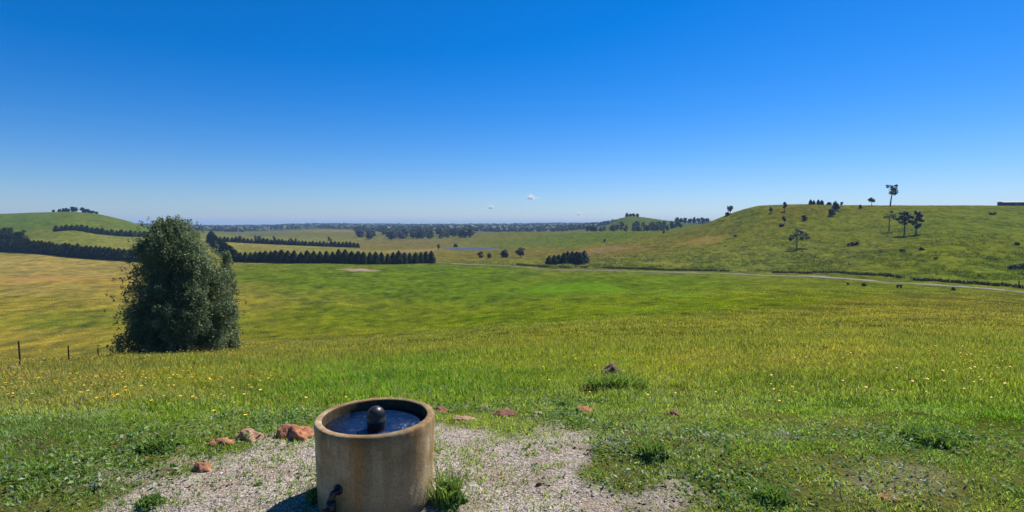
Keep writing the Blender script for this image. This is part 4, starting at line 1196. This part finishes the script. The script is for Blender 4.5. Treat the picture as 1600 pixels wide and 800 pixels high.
# --- hedge conifers: a few meshes, many individual trees
def conifer_mesh(name, seed, mat, n=520, narrow=1.0):
    """unit height cypress; ragged cone of drooping sprays, foliage nearly to the ground"""
    rs = np.random.default_rng(seed)
    z = rs.uniform(0, 1, n) ** 1.15
    prof = np.interp(z, [0, .08, .35, .7, .9, 1], [.29, .35, .33, .22, .10, .015]) * narrow
    an = rs.uniform(0, 6.283, n); lump = 1 + .16 * np.sin(an * 3 + seed) * np.sin(z * 12) + rs.normal(size=n) * .08
    r = prof * lump * (.75 + .25 * rs.uniform(0, 1, n))
    Cn = np.stack([np.cos(an) * r, np.sin(an) * r, .015 + z * .975], -1)
    Nn = np.stack([np.cos(an), np.sin(an), np.full(n, .5)], -1)
    V, lo, ct = leafquads(Cn, rs.uniform(.07, .13, n), rs, .2, .7, Nn * 1.5)
    # solid dark core so that the row does not let light through where it is dense
    k = MB(); k.tube([(0, 0, 0), (0, 0, .1), (0, 0, .4), (0, 0, .72), (0, 0, .95)], [.16 * narrow, .27 * narrow, .25 * narrow, .15 * narrow, .015], 9)
    kv = np.array(k.v) * (1 + rs.uniform(-.06, .06, (len(k.v), 1)))
    lo2 = [i + len(V) for f in k.f for i in f]; ct2 = [len(f) for f in k.f]
    return fast_mesh(name, np.concatenate([V, kv]), np.concatenate([lo, lo2]), np.concatenate([ct, ct2]), mat)
CON = [conifer_mesh('cypress', 500 + i, M_conif) for i in range(5)]

def conifer(x, y, h, label, group, wide=1.0, me=None):
    o = bpy.data.objects.new('cypress_tree', me or random.choice(CON)); link(o)
    w = h * wide * random.uniform(.88, 1.18)
    o.location = (x, y, float(H(x, y)) - .1); o.scale = (w, w, h); o.rotation_euler = (0, 0, random.uniform(0, 6.28))
    tag(o, label, 'tree', group); return o

def hedge(p0, p1, spacing, h0, h1, label, group, wide=1.0, jit=.12, bend=None):
    """row of trees between image points given as ground hits"""
    a_ = np.array(p0[:2]); b_ = np.array(p1[:2])
    L_ = np.linalg.norm(b_ - a_); n = max(int(L_ / spacing), 1)
    for i in range(n + 1):
        f = i / n
        q = a_ * (1 - f) + b_ * f + rng.normal(size=2) * jit
        conifer(float(q[0]), float(q[1]), (h0 * (1 - f) + h1 * f) * random.uniform(.86, 1.12), label, group, wide)

gA = 'cypresses of the long front windbreak'
la = 'dark cypress in the front windbreak, %s'
def ordinal(n):
    one = ['', 'first', 'second', 'third', 'fourth', 'fifth', 'sixth', 'seventh', 'eighth', 'ninth', 'tenth', 'eleventh', 'twelfth', 'thirteenth', 'fourteenth', 'fifteenth', 'sixteenth', 'seventeenth', 'eighteenth', 'nineteenth']
    tens = {2: ('twentieth', 'twenty'), 3: ('thirtieth', 'thirty'), 4: ('fortieth', 'forty'), 5: ('fiftieth', 'fifty'), 6: ('sixtieth', 'sixty')}
    if n < 20: return one[n]
    t = tens[n // 10]; return t[0] if n % 10 == 0 else t[1] + '-' + one[n % 10]
def row(img, spacing, hpx, label, group, wide=1.0, first=None, last=None):
    pts = [hit(px, py, 100, 900)[:2] for px, py in img]
    before = set(bpy.data.objects)
    for k in range(len(pts) - 1):
        h0 = hpx[k] * pxm(pts[k][1]); h1 = hpx[k + 1] * pxm(pts[k + 1][1])
        hedge(pts[k], pts[k + 1], spacing, h0, h1, label, group, wide)
    new = sorted([o for o in bpy.data.objects if o not in before], key=lambda o: o.location.x / o.location.y)
    for n_, o in enumerate(new):
        o['label'] = '%s cypress from the left in the %s' % (ordinal(n_ + 1), group)
    if first: new[0]['label'] = first
    if last: new[-1]['label'] = last
row([(440,411.2),(560,412.5)], 3.05, [20,21], 'dark cypress in the front windbreak, taller left half of the run right of the gap', 'tall left half of the right front windbreak', 1.1, 'cypress standing at the right edge of the gap in the front windbreak')
row([(569,412.5),(674,411)], 3.0, [19,19], 'dark cypress in the front windbreak, lower right half of the run ending at the road', 'right half of the right front windbreak', 1.05, None, 'end cypress of the front windbreak where the road comes out')
row([(368,409.5),(431,410.5)], 3.0, [18,19], 'dark cypress in the short windbreak run between big tree and gap', 'short front windbreak between tree and gap', 1.1, None, 'cypress standing at the left edge of the gap in the front windbreak')
row([(-30,390),(60,395.5),(150,404),(226,409)], 5.2, [19,19,20,20], 'x', 'front windbreak left of the big tree', 1.12)
row([(88,361.5),(160,366.5),(240,371)], 3.6, [10,10,9.5], 'dark cypress in the upper windbreak crossing the left hill', 'upper windbreak across the left hill', 1.35, 'end cypress at the left end of the upper windbreak on the left hill')
row([(338,377),(430,382),(500,385),(559,387)], 3.6, [9,9,8.5,9], 'dark cypress in the rear windbreak beyond the tan strip right of the big tree', 'rear windbreak beyond the tan strip', 1.3, None, 'end cypress at the right end of the rear windbreak')
# the slanting row joining rear and front windbreaks: tall near end
pa = hit(330, 377, 100, 900); pb = hit(366, 409.5, 100, 900)
_b = set(bpy.data.objects)
hedge(pa[:2], pb[:2], 7.5, 9.5, 7.0, 'dark cypress in the slanting windbreak row just behind the big tree', 'slanting windbreak behind the big tree', 1.2)
for n_, o in enumerate(sorted([o for o in bpy.data.objects if o not in _b], key=lambda o: o.location.y)):
    o['label'] = '%s cypress from the near end of the slanting windbreak behind the big tree' % ordinal(n_ + 1)
# grove right of centre
gl = ['leftmost small cypress of the grove by the road', 'second cypress from the left in the roadside grove', 'third cypress from the left in the roadside grove', 'fourth cypress in the roadside grove, slightly taller', 'middle cypress of the dense part of the roadside grove', 'broad cypress in the dense part of the roadside grove', 'cypress with round top in the roadside grove', 'tall dark cypress beside the greener one in the grove', 'brighter green cypress at the right end of the roadside grove']
M_c2 = conifer_mesh('green_cypress', 520, M_conifg)
for (px, by, h), lb in zip([(858,413,14),(866,413,15),(873,412,14.5),(881,412,18),(887,411.5,19),(894,411.5,19),(901,412.5,20),(906,413,19),(913,411.5,20)], gl):
    x, y, z = hit(px, by, 100)
    conifer(x, y, h * pxm(y), lb, None, 1.25, M_c2 if px == 913 else None)

# --- broad trees
def broad_tree(px, by, w, h, label, seed, mat=M_gum, trunk=.45, nb=9, dense=1.0, lean=0.0, dmin=40, dist=None, blobs=None, flat=1.0, name='gum_tree', group=None, leafk=1.0):
    rs = np.random.default_rng(seed)
    x, y, z = at(px, dist) if dist else hit(px, by, dmin)
    s = pxm(y); W = w * s; Hh = h * s
    root = empty(name, (x, y, z)); tag(root, label, 'tree', group)
    th = Hh * trunk
    if blobs is None:
        cr = (Hh - th * .8) / 2; cz = Hh - cr
        big = subblobs(lean * W, 0, cz, W * .30, cr * .66, nb + 4, min(W, cr * 2) * .21, 1, rs, .05)
    else:
        big = [(bx * s, rs.normal() * .12 * W, bz * s, br * s, br * s, br * s * flat, 1) for bx, bz, br in blobs]
    if trunk <= .12:
        big += subblobs(0, 0, Hh * .22, W * .36, Hh * .08, 6, max(min(W, Hh) * .2, .2), 1, rs, .05)
    leaf = max(Hh * .05, 1.1 * s) * leafk
    fin = []
    for b_ in big:
        n = int(70 * dense)
        fin.append((*b_[:3], b_[3], b_[4], b_[5] * flat, n))
        for k in range(4):
            d = rs.normal(size=3); d /= np.linalg.norm(d)
            fin.append((b_[0] + d[0] * b_[3], b_[1] + d[1] * b_[3], b_[2] + d[2] * b_[3] * .8 * flat, b_[3] * .45, b_[3] * .45, b_[3] * .4, int(20 * dense)))
    me = crown_mesh('crown', fin, leaf, mat, rs, .4)
    link(bpy.data.objects.new('crown', me), root)
    r = max(Hh * .028, .45 * s)
    tp = [(0, 0, -.4), (lean * W * .2, 0, th * .5), (lean * W * .5, 0, th), (lean * W * .8, 0, th + (Hh - th) * .5)]
    m = limbs(tp, [r * 1.25, r, r * .8, r * .35], [b_[:3] for b_ in big], rs)
    m.build('trunk', M_bark, root, True)
    return root

# open grown trees on the right hill
broad_tree(1245, 388, 28, 31, 'lone flat topped gum with bare trunk low on the right hill', 601, blobs=[(-8,17,4),(-3,23,5),(2,27,5),(7,25,5),(12,21,4.5),(14,16,3),(9,15,3.2),(-9,14,2.5)], trunk=.5, dense=1.1)
broad_tree(1389, 361, 16, 27, 'dark trunked half dead gum with sparse top beside the twin crowns', 602, mat=M_gum, blobs=[(-6,22,2.6),(0,23,2.8),(5,24,3),(8,20,2.5),(3,30,2)], trunk=.65, dense=.7)
broad_tree(1413, 367.5, 26, 38, 'broad crowned gum with pale trunk, left of the twin crowns on the right hill', 603, blobs=[(-8,29,3.8),(-4,33,3.8),(0,35,3.5),(4,32,4.2),(9,28,3),(2,26,4.5),(-3,25,4),(-11,25,2.5),(6,21,3.2),(-3,20,3),(1,18,2.5)], flat=.85, trunk=.4, dense=1.3)
broad_tree(1431, 366, 15, 37, 'rounder dark crowned gum, right of the twin crowns on the right hill', 604, blobs=[(-2,33,4),(2,34,3.6),(5,29,4),(-5,27,3.6),(1,24,4.6),(6,21,3.4),(-3,18,3.4),(3,14,3),(-1,11,2.5)], flat=.95, trunk=.3, dense=1.5)
broad_tree(1391, 321, 16, 33, 'tall forked sparse gum standing alone on the right skyline', 605, blobs=[(-3,30,2.6),(0,27,2.8),(3,24,3),(7,27,2.6),(8,21,2.6),(5,18,2.4),(1,20,2.6),(7,31,1.8),(3,29,2)], trunk=.55, dense=.8, dist=396, lean=.25)
broad_tree(1362, 323, 12, 14, 'small rounded tree on the skyline left of the tall forked gum', 606, dist=398, trunk=.35, nb=7)
broad_tree(1344, 326, 5, 6, 'tiny shrub just below the skyline left of the small rounded tree', 607, trunk=.1, nb=5, name='shrub')
broad_tree(1305, 329, 12, 14, 'dark rounded tree, upper one of an overlapping pair below the crest', 608, trunk=.1, nb=8, dense=1.6)
broad_tree(1299, 337, 12, 12, 'bushy grey green tree, lower one of an overlapping pair below the crest', 609, trunk=.1, nb=8, mat=M_pale)
broad_tree(1296, 321, 10, 5, 'low dark shrub on the crest behind the overlapping pair', 610, trunk=.05, nb=6, name='shrub', dist=421)
broad_tree(1315, 322, 4, 5, 'tiny dark shrub on the crest right of the overlapping pair', 611, trunk=.05, nb=4, name='shrub', dist=419)
broad_tree(1226, 330, 9, 15, 'dark upright tree near the left crest of the right hill', 612, trunk=.15, nb=7, dense=1.5)
broad_tree(1204, 333, 6, 10, 'smaller upright tree left of the dark one near the crest', 613, trunk=.15, nb=5, dense=1.3)
broad_tree(1225, 350, 7, 14, 'narrow dark tree halfway down above the lone flat topped gum', 614, trunk=.3, nb=5, dense=1.3)
broad_tree(1221, 354, 8, 6, 'dark low bush at the foot of the narrow dark tree', 615, trunk=.05, nb=5, name='shrub', dense=1.4)
broad_tree(1256, 345, 9, 11, 'faint grey green shrub above the lone flat topped gum', 616, trunk=.1, nb=5, mat=M_pale, dense=.6, name='shrub')
broad_tree(1141, 337, 11, 15, 'rounded tree on the left shoulder of the right hill', 617, trunk=.25, nb=7, dist=452)
broad_tree(1137, 340, 10, 6, 'low dark bush below the tree on the hill shoulder', 618, trunk=.05, nb=6, name='shrub', dist=445)
for i, (px, h, lb) in enumerate([(1266.5, 8, 'leftmost of four little pointed conifers on the right crest'), (1271.5, 7, 'second from the left of four little pointed conifers on the right crest'), (1278.5, 8, 'third from the left of four little pointed conifers on the right crest'), (1284, 7.5, 'rightmost of four little pointed conifers on the right crest')]):
    x, y, z = at(px, 424); conifer(x, y, h * pxm(y), lb, None, 1.3)
# bushes and rocky outcrops scattered on the hill
for i, (px, by, w, h, lb, mt) in enumerate([
  (1330,384,18,6,'low brown grey outcrop bush right of the lone flat topped gum',M_brush),(1338,383,10,7,'darker knob at the right end of the low outcrop bush',M_gum),
  (1410,393,20,4,'flat dark bush below the broad crowned gum',M_gum),(1440,391,8,5,'small round bush right below the twin crowns',M_gum),
  (1462,405,7,4,'small brown bush midway on the right hill slope',M_brush),(1583,421,26,8,'long dark bush at the right edge above the road',M_gum),(1598,420,20,10,'taller dark bush at the very right edge above the road',M_gum),
  (1589,383,9,5,'small brown bush high on the right slope by the edge',M_brush),(1551,336,15,5,'flat dark bush below the shed on the right hill',M_gum),
  (1148,370,8,3,'small dark outcrop bush on the left flank of the right hill',M_gum),(1530,432,6,4,'small green bush just above the fence at right',M_gum),
  (945,378,3.5,5,'tiny lone bush on the slope behind the roadside grove',M_gum),(1037,365,3,6,'tiny thin tree below the domed hill',M_gum),(1385,432,8,5,'grey green bush above the fence near the road bend',M_pale)]):
    broad_tree(px, by, w, h, lb, 640 + i, mat=mt, trunk=.05, nb=max(4, int(w / 2.5)), name='shrub', dense=1.2)
# roadside weeds
for i, (px, by, w, h, lb) in enumerate([(1325,445,5,4,'small green shrub on the near verge, leftmost along the road bend'),(1350,447,7,5,'dark round shrub on the near verge of the road'),(1490,454,5,6,'upright green shrub on the near verge right of the trough')]):
    broad_tree(px, by, w, h, lb, 670 + i, mat=M_gum, trunk=.05, nb=4, name='shrub', dense=.9, dmin=100)
# middle distance
broad_tree(788, 403, 15, 13, 'dark rounded bush left of the open one near the pond', 621, trunk=.05, nb=9, dense=1.6, mat=M_gum, dmin=100, name='bush')
broad_tree(814, 403, 23, 18, 'open spreading small tree near the right end of the pond', 622, trunk=.2, nb=10, dense=1.1, dmin=100)
broad_tree(751, 403, 12, 10, 'left dry brown bush below the pond', 623, mat=M_brush, trunk=.05, nb=6, dmin=100, name='bush', dense=.8)
broad_tree(765, 403, 10, 8, 'right dry brown bush below the pond', 624, mat=M_brush, trunk=.05, nb=6, dmin=100, name='bush', dense=.8)
broad_tree(712, 386, 8, 6, 'small brown bush on the far bank of the pond', 625, mat=M_brush, trunk=.05, nb=5, dmin=100, name='bush')
broad_tree(685, 391, 6, 11, 'thin grey tree at the left end of the pond', 626, mat=M_pale, trunk=.3, nb=5, dmin=100, dense=.7)
# dark trees at the far left above the windbreak
broad_tree(6, 383, 36, 38, 'large dark spreading tree at the left edge above the windbreak', 631, trunk=.15, nb=14, dist=405, mat=M_conif, dense=1.8)
broad_tree(33, 384, 26, 32, 'dark rounded tree right of the largest one above the windbreak', 632, trunk=.15, nb=11, dist=395, mat=M_conif, dense=1.8)
broad_tree(-22, 383, 30, 27, 'dark tree cut off by the left edge above the windbreak', 633, trunk=.15, nb=11, dist=410, mat=M_conif, dense=1.8)
# left hilltop
for i, (px, w, h, m, lb) in enumerate([(84,5,4,M_pale,'faint tiny tree at the left end of the left hilltop group'),(93,7,5,M_pale,'faint grey tree on the left hilltop'),(101,9,7,M_pale,'pale rounded tree left of the dark one on the left hilltop'),(106,7,6,M_gum,'grey tree touching the dark round one on the left hilltop'),(115.5,10,10,M_conif,'dark round tree standing clear on the left hilltop'),(130,10,8,M_conif,'dark tree beginning the long clump on the left hilltop'),(137,10,7,M_conif,'dark tree in the middle of the long clump on the left hilltop'),(144,9,5.5,M_gum,'low tree at the right of the long clump on the left hilltop'),(151,8,4,M_brush,'low brown shrub ending the left hilltop clump')]):
    broad_tree(px, 333, w, h, lb, 700 + i, mat=m, trunk=.12, nb=6, dist=800, dense=1.1)
# clump on the domed hill
for i, (px, w, h) in enumerate([(980,6,6),(985,6,5),(990,7,5),(996,6,5)]):
    broad_tree(px, 339, w, h, ['left', 'second', 'third', 'right'][i] + ' tree of the little clump on top of the domed hill', 720 + i, trunk=.1, nb=5, dist=1048, dense=1.2)
# row on the skyline behind the saddle
for i, (px, w, h) in enumerate([(1057,9,15),(1063,8,14),(1070,9,12),(1078,9,11),(1084,8,12),(1091,9,11),(1098,9,12),(1105,8,11)]):
    broad_tree(px, 352, w, h, ['tallest tree at the left end of the skyline row by the domed hill', 'second tree of the skyline row right of the domed hill', 'third tree of the skyline row right of the domed hill', 'fourth tree of the skyline row right of the domed hill', 'fifth tree of the skyline row right of the domed hill', 'sixth tree of the skyline row right of the domed hill', 'next to last tree of the skyline row by the right hill', 'last tree of the skyline row touching the right hill'][i], 740 + i, trunk=.35, nb=5, dist=880 + 10 * i, dense=1.0)

# --- shared far trees (individuals, one mesh each)
def far_tree_mesh(seed, mat):
    rs = np.random.default_rng(seed)
    fin = []
    for b_ in subblobs(0, 0, .58, .27, .27, 8, .17, 45, rs): fin.append(b_)
    for b_ in subblobs(0, 0, .27, .34, .10, 8, .17, 40, rs): fin.append(b_)
    cr = crown_mesh('far_tree', fin, .11, mat, rs, .4)
    V = np.zeros(len(cr.vertices) * 3, np.float32); cr.vertices.foreach_get('co', V); V = V.reshape(-1, 3)
    k = MB(); k.tube([(0, 0, -.05), (0, 0, .3), (.02, 0, .6)], [.035, .028, .012], 5)
    lo = np.concatenate([np.arange(len(V)), [i + len(V) for f in k.f for i in f]]); ct = np.concatenate([np.full(len(V) // 4, 4), [len(f) for f in k.f]])
    return fast_mesh('far_tree', np.concatenate([V, np.array(k.v)]), lo, ct, mat)
FT = [far_tree_mesh(800 + i, M_wood_far) for i in range(4)]
FTB = [far_tree_mesh(810 + i, M_gum) for i in range(2)]
def far_tree(px, d, w, h, label, group, ms=FT):
    x, y, z = at(px, d); s = pxm(d)
    o = link(bpy.data.objects.new('far_tree', random.choice(ms))); o.location = (x, y, z); o.scale = (w * s * 1.15, w * s * 1.15, h * s); o.rotation_euler = (0, 0, random.uniform(0, 6.28))
    tag(o, label, 'tree', group)
# valley wood
for i in range(110):
    px = random.uniform(556, 738); d = random.uniform(880, 1500)
    if i < 26: px = random.uniform(565, 735); d = random.uniform(850, 960)
    sz = random.uniform(9, 15) * 900 / d + 1.5
    far_tree(px, d, sz, sz * random.uniform(.8, 1.15), 'blue green tree of the open wood in the valley beyond the pond', 'open valley wood beyond the pond')
for i in range(90):   # trees on the flank of the domed hill
    px = random.choice([random.uniform(917, 982), random.uniform(990, 1064), random.uniform(990, 1064)]); d = random.uniform(735, 880)
    far_tree(px, d, random.uniform(6, 9), random.uniform(7, 12), 'dark tree in the wood along the foot of the domed hill', 'wood at the foot of the domed hill')
for i in range(40):   # behind the middle ridge
    px = random.uniform(735, 925); d = random.uniform(1250, 1900)
    far_tree(px, d, random.uniform(6, 9), random.uniform(6, 9), 'far tree in the strip of woodland behind the middle green rise', 'woodland strip behind the middle rise')
for i, (px, py, w, h, lb) in enumerate([(375,372,7,6,'small dark tree above the rear windbreak, left of the taller pair'),(399,372,5,8,'left tree of a taller pair above the rear windbreak'),(405,372,8,8,'right tree of a taller pair above the rear windbreak'),(429,373,7,7,'single dark tree above the middle of the rear windbreak'),(454,374,4,5,'left one of two tiny trees above the rear windbreak'),(462,374,4,5,'right one of two tiny trees above the rear windbreak'),(515,376,9,8,'dark tree right of the two tiny trees above the rear windbreak')]):
    far_tree(px, random.uniform(720, 780), w, h, lb, None, FTB)

# far woodland as one mass
def far_woods():
    rs = np.random.default_rng(900)
    n = 10000
    px = rs.uniform(-200, 1800, n); d = np.exp(rs.uniform(math.log(1500), math.log(6000), n))
    X = (px - CXP) / F_PX * d; Y = d
    f = fbm(X / 260, Y / 420, 141, 4)
    k = f > np.where((px > 470) & (px < 600) & (d < 2500), .60, np.where(d < 2100, .47, .34))
    X, Y, d = X[k], Y[k], d[k]
    Z = H(X, Y)
    V = []; n = len(X); m = 26
    dd = rs.normal(size=(n, m, 3)); dd /= np.linalg.norm(dd, axis=2)[..., None]
    r = rs.uniform(9, 17, (n, 1, 1)) * (1 + (d[:, None, None] / 6000))
    Cn = np.stack([X, Y, Z + 3], -1)[:, None] + dd * r * np.array([1.5, 1, .45])
    Cn = Cn.reshape(-1, 3); Nn = dd.reshape(-1, 3) * 1.5
    V, lo, ct = leafquads(Cn, np.repeat(r.ravel() * .75, m), rs, .4, .8, Nn)
    me = fast_mesh('far_woods', V, lo, ct, M_wood_far)
    tag(link(bpy.data.objects.new('far_woods', me)), 'blue hazy woodland covering the distant ridges', 'woods', kind='stuff')
far_woods()

# ------------------------------------------------------------------ fence along the road
def road_fence():
    img = [(700,407.5),(780,412.5),(850,417.2),(920,419),(1000,421),(1100,423.8),(1180,426),(1240,427),(1310,426.5),(1360,430),(1400,433.5),(1450,439),(1500,442.5),(1550,446.5),(1600,450.5),(1680,458)]
    pts = smooth_line([hit(px, py, 60)[:2] for px, py in img], 600)
    seg = np.concatenate([[0], np.cumsum(np.linalg.norm(np.diff(pts, axis=0), axis=1))])
    n = 90; s = np.linspace(0, seg[-1], n)
    px_ = np.interp(s, seg, pts[:, 0]); py_ = np.interp(s, seg, pts[:, 1]); pz = H(px_, py_)
    root = empty('road_fence', (float(px_[0]), float(py_[0]), float(pz[0])))
    tag(root, 'dark post and wire fence following the far side of the road', 'fence')
    o0 = np.array([px_[0], py_[0], pz[0]])
    pm = MB(); pm.tube([(0, 0, -.3), (0, 0, .6), (0, 0, 1.25)], [.09, .085, .075], 7); pme = pm.mesh('post', M_post)
    for i in range(n):
        o = link(bpy.data.objects.new('post', pme), root); o.location = tuple(np.array([px_[i], py_[i], pz[i]]) - o0)
        if abs(project(px_[i], py_[i], pz[i])[0] - 1587) < 6: o.scale = (1.8, 1.8, 1.5)
    w = MB()
    for h in (.35, .7, 1.05):
        w.tube([tuple(np.array([px_[i], py_[i], pz[i] + h]) - o0) for i in range(n)], [.012] * n, 4)
    w.build('wire', M_wire, root)
    # long grass and scrub grown into the fence line
    rs = np.random.default_rng(951)
    m = 15000; t = rs.uniform(0, seg[-1], m)
    X = np.interp(t, seg, pts[:, 0]) + rs.normal(size=m) * .30; Y = np.interp(t, seg, pts[:, 1]) + rs.normal(size=m) * .30
    dn = fbm(t / 9, t * 0 + 3, 151, 3); k = (dn > .30) & (X > 2); X, Y = X[k], Y[k]
    Z = H(X, Y) + rs.uniform(0, .8, len(X))
    V, lo, ct = leafquads(np.stack([X, Y, Z], -1), rs.uniform(.3, .55, len(X)), rs, .2, .7)
    v = rs.uniform(0, 1, (len(X), 1)); C = np.array([.02, .028, .012]) * (1 - v) + np.array([.05, .06, .025]) * v
    me = fast_mesh('fence_scrub', V, lo, ct, M_leafy, np.repeat(C, 4, 0))
    tag(link(bpy.data.objects.new('fence_scrub', me)), 'dark scrubby growth tangled along the roadside fence', 'scrub', kind='stuff')
road_fence()

# trough on the near verge
x, y, z = hit(1405, 450, 60)
root = empty('water_trough', (x, y, z), .1); tag(root, 'small dark stock trough on legs beside the near verge of the road', 'trough')
s = pxm(y); m = MB(); hw = 3.6 * s
for q in ((0, -.3, .62, hw, .03, .22), (0, .3, .62, hw, .03, .22), (-hw, 0, .62, .03, .27, .22), (hw, 0, .62, .03, .27, .22), (0, 0, .42, hw - .04, .26, .02)):
    m.box(q[:3], q[3:])
m.build('basin', M_stone, root)
for sx in (-1, 1):
    m = MB(); m.box((sx * hw * .8, 0, .19), (.06, .25, .2)); m.build('leg', M_post, root)

# shed on the right crest
x, y, z = at(1580, 392)
s = pxm(392)
root = empty('farm_shed', (x, y, z - .2), -.1); tag(root, 'long low dark farm shed on the skyline at the right edge', 'shed')
hw = 15.5 * s
m = MB(); m.box((0, 0, 1.2), (hw, 3, 1.2)); m.build('wall', M_shedwall, root)
m = MB(); hr = hw + .4
m.add([(-hr, -3.4, 2.403), (hr, -3.4, 2.403), (hr, 3.4, 2.403), (-hr, 3.4, 2.403), (-hr, 0, 2.95), (hr, 0, 2.95), (-hr, -3.4, 2.55), (hr, -3.4, 2.55), (hr, 3.4, 2.55), (-hr, 3.4, 2.55), (-hr, 0, 3.1), (hr, 0, 3.1)],
      [(6, 7, 11, 10), (8, 9, 10, 11), (0, 3, 2, 1), (0, 1, 7, 6), (2, 3, 9, 8), (0, 6, 10, 9, 3), (1, 2, 8, 11, 7)])
m.build('roof', M_shedroof, root)
for k in (-.6, -.2, .55):
    m = MB(); m.box((hw * k, -3.03, 1.45), (.7, .04, .45)); w_ = m.build('window', M_glass, root)
m = MB(); m.box((hw * .2, -3.03, 1.0), (.5, .04, 1.0)); m.build('door', M_shedroof, root)

# ------------------------------------------------------------------ clouds (real puffs kilometres away)
def cloud(px, py, w, h, d, label, seed):
    import bmesh
    rs = random.Random(seed)
    X = (px - CXP) / F_PX * d; Z = slope_of(py) * d; s = pxm(d)
    bm = bmesh.new()
    for k in range(16):
        f = max(-1, min(1, rs.gauss(0, .42)))
        r = h * s * rs.uniform(.16, .34) * (1 - .6 * abs(f))
        mt = __import__('mathutils').Matrix.Translation((f * w * s * .42, rs.uniform(-.3, .3) * w * s * .3, rs.uniform(-.25, .45) * h * s * (1 - abs(f) * .8))) @ __import__('mathutils').Matrix.Diagonal((1.7, 1.4, 1, 1))
        bmesh.ops.create_icosphere(bm, subdivisions=3, radius=r, matrix=mt)
    for v in bm.verts:
        n_ = fbm(np.array([v.co.x / (h * s) * 2]), np.array([v.co.z / (h * s) * 2 + v.co.y / (h * s)]), seed, 3)[0] - .5
        v.co += v.normal * n_ * h * s * .3
    me = bpy.data.meshes.new('cloud'); bm.to_mesh(me); bm.free()
    mat = bpy.data.materials.get('cloud_vapour')
    if not mat:
        mat = bpy.data.materials.new('cloud_vapour'); mat.use_nodes = True; nt = mat.node_tree
        for n_ in list(nt.nodes):
            if n_.type != 'OUTPUT_MATERIAL': nt.nodes.remove(n_)
        df = nt.nodes.new('ShaderNodeBsdfDiffuse'); df.inputs[0].default_value = (.9, .9, .9, 1)
        tl = nt.nodes.new('ShaderNodeBsdfTranslucent'); tl.inputs[0].default_value = (.9, .9, .9, 1)
        tp = nt.nodes.new('ShaderNodeBsdfTransparent')
        a_ = nt.nodes.new('ShaderNodeMixShader'); a_.inputs[0].default_value = .75; nt.links.new(df.outputs[0], a_.inputs[1]); nt.links.new(tl.outputs[0], a_.inputs[2])
        b_ = nt.nodes.new('ShaderNodeMixShader'); b_.inputs[0].default_value = .2; nt.links.new(tp.outputs[0], b_.inputs[1]); nt.links.new(a_.outputs[0], b_.inputs[2])
        nt.links.new(b_.outputs[0], nt.nodes['Material Output'].inputs['Surface'])
    me.materials.append(mat)
    o = link(bpy.data.objects.new('cloud', me)); o.location = (X, d, Z); tag(o, label, 'cloud')
    o['kind'] = 'stuff'
cloud(829, 309, 24, 9, 7000, 'largest small white cloud above the valley', 71)
cloud(767, 324.5, 12, 7, 7000, 'small faint cloud left below the largest one', 72)
cloud(903, 334, 12, 6, 7000, 'tiny faint cloud low over the horizon right of the largest', 73)

# ------------------------------------------------------------------ haze
def haze():
    m = bpy.data.materials.new('haze'); m.use_nodes = True; nt = m.node_tree
    for n_ in list(nt.nodes):
        if n_.type != 'OUTPUT_MATERIAL': nt.nodes.remove(n_)
    pv = nt.nodes.new('ShaderNodeVolumePrincipled')
    pv.inputs['Color'].default_value = (.38, .62, 1.0, 1); pv.inputs['Density'].default_value = 1.25e-4
    nt.links.new(pv.outputs[0], nt.nodes['Material Output'].inputs['Volume'])
    k = MB(); zb, zt = -110.0, 62.0
    k.box((0, 0, (zb + zt) / 2), (9300, 9300, (zt - zb) / 2))
    o = k.build('haze', m); tag(o, kind='stuff'); o['label'] = 'thin blue air haze over the whole valley'; o['category'] = 'haze'
haze()
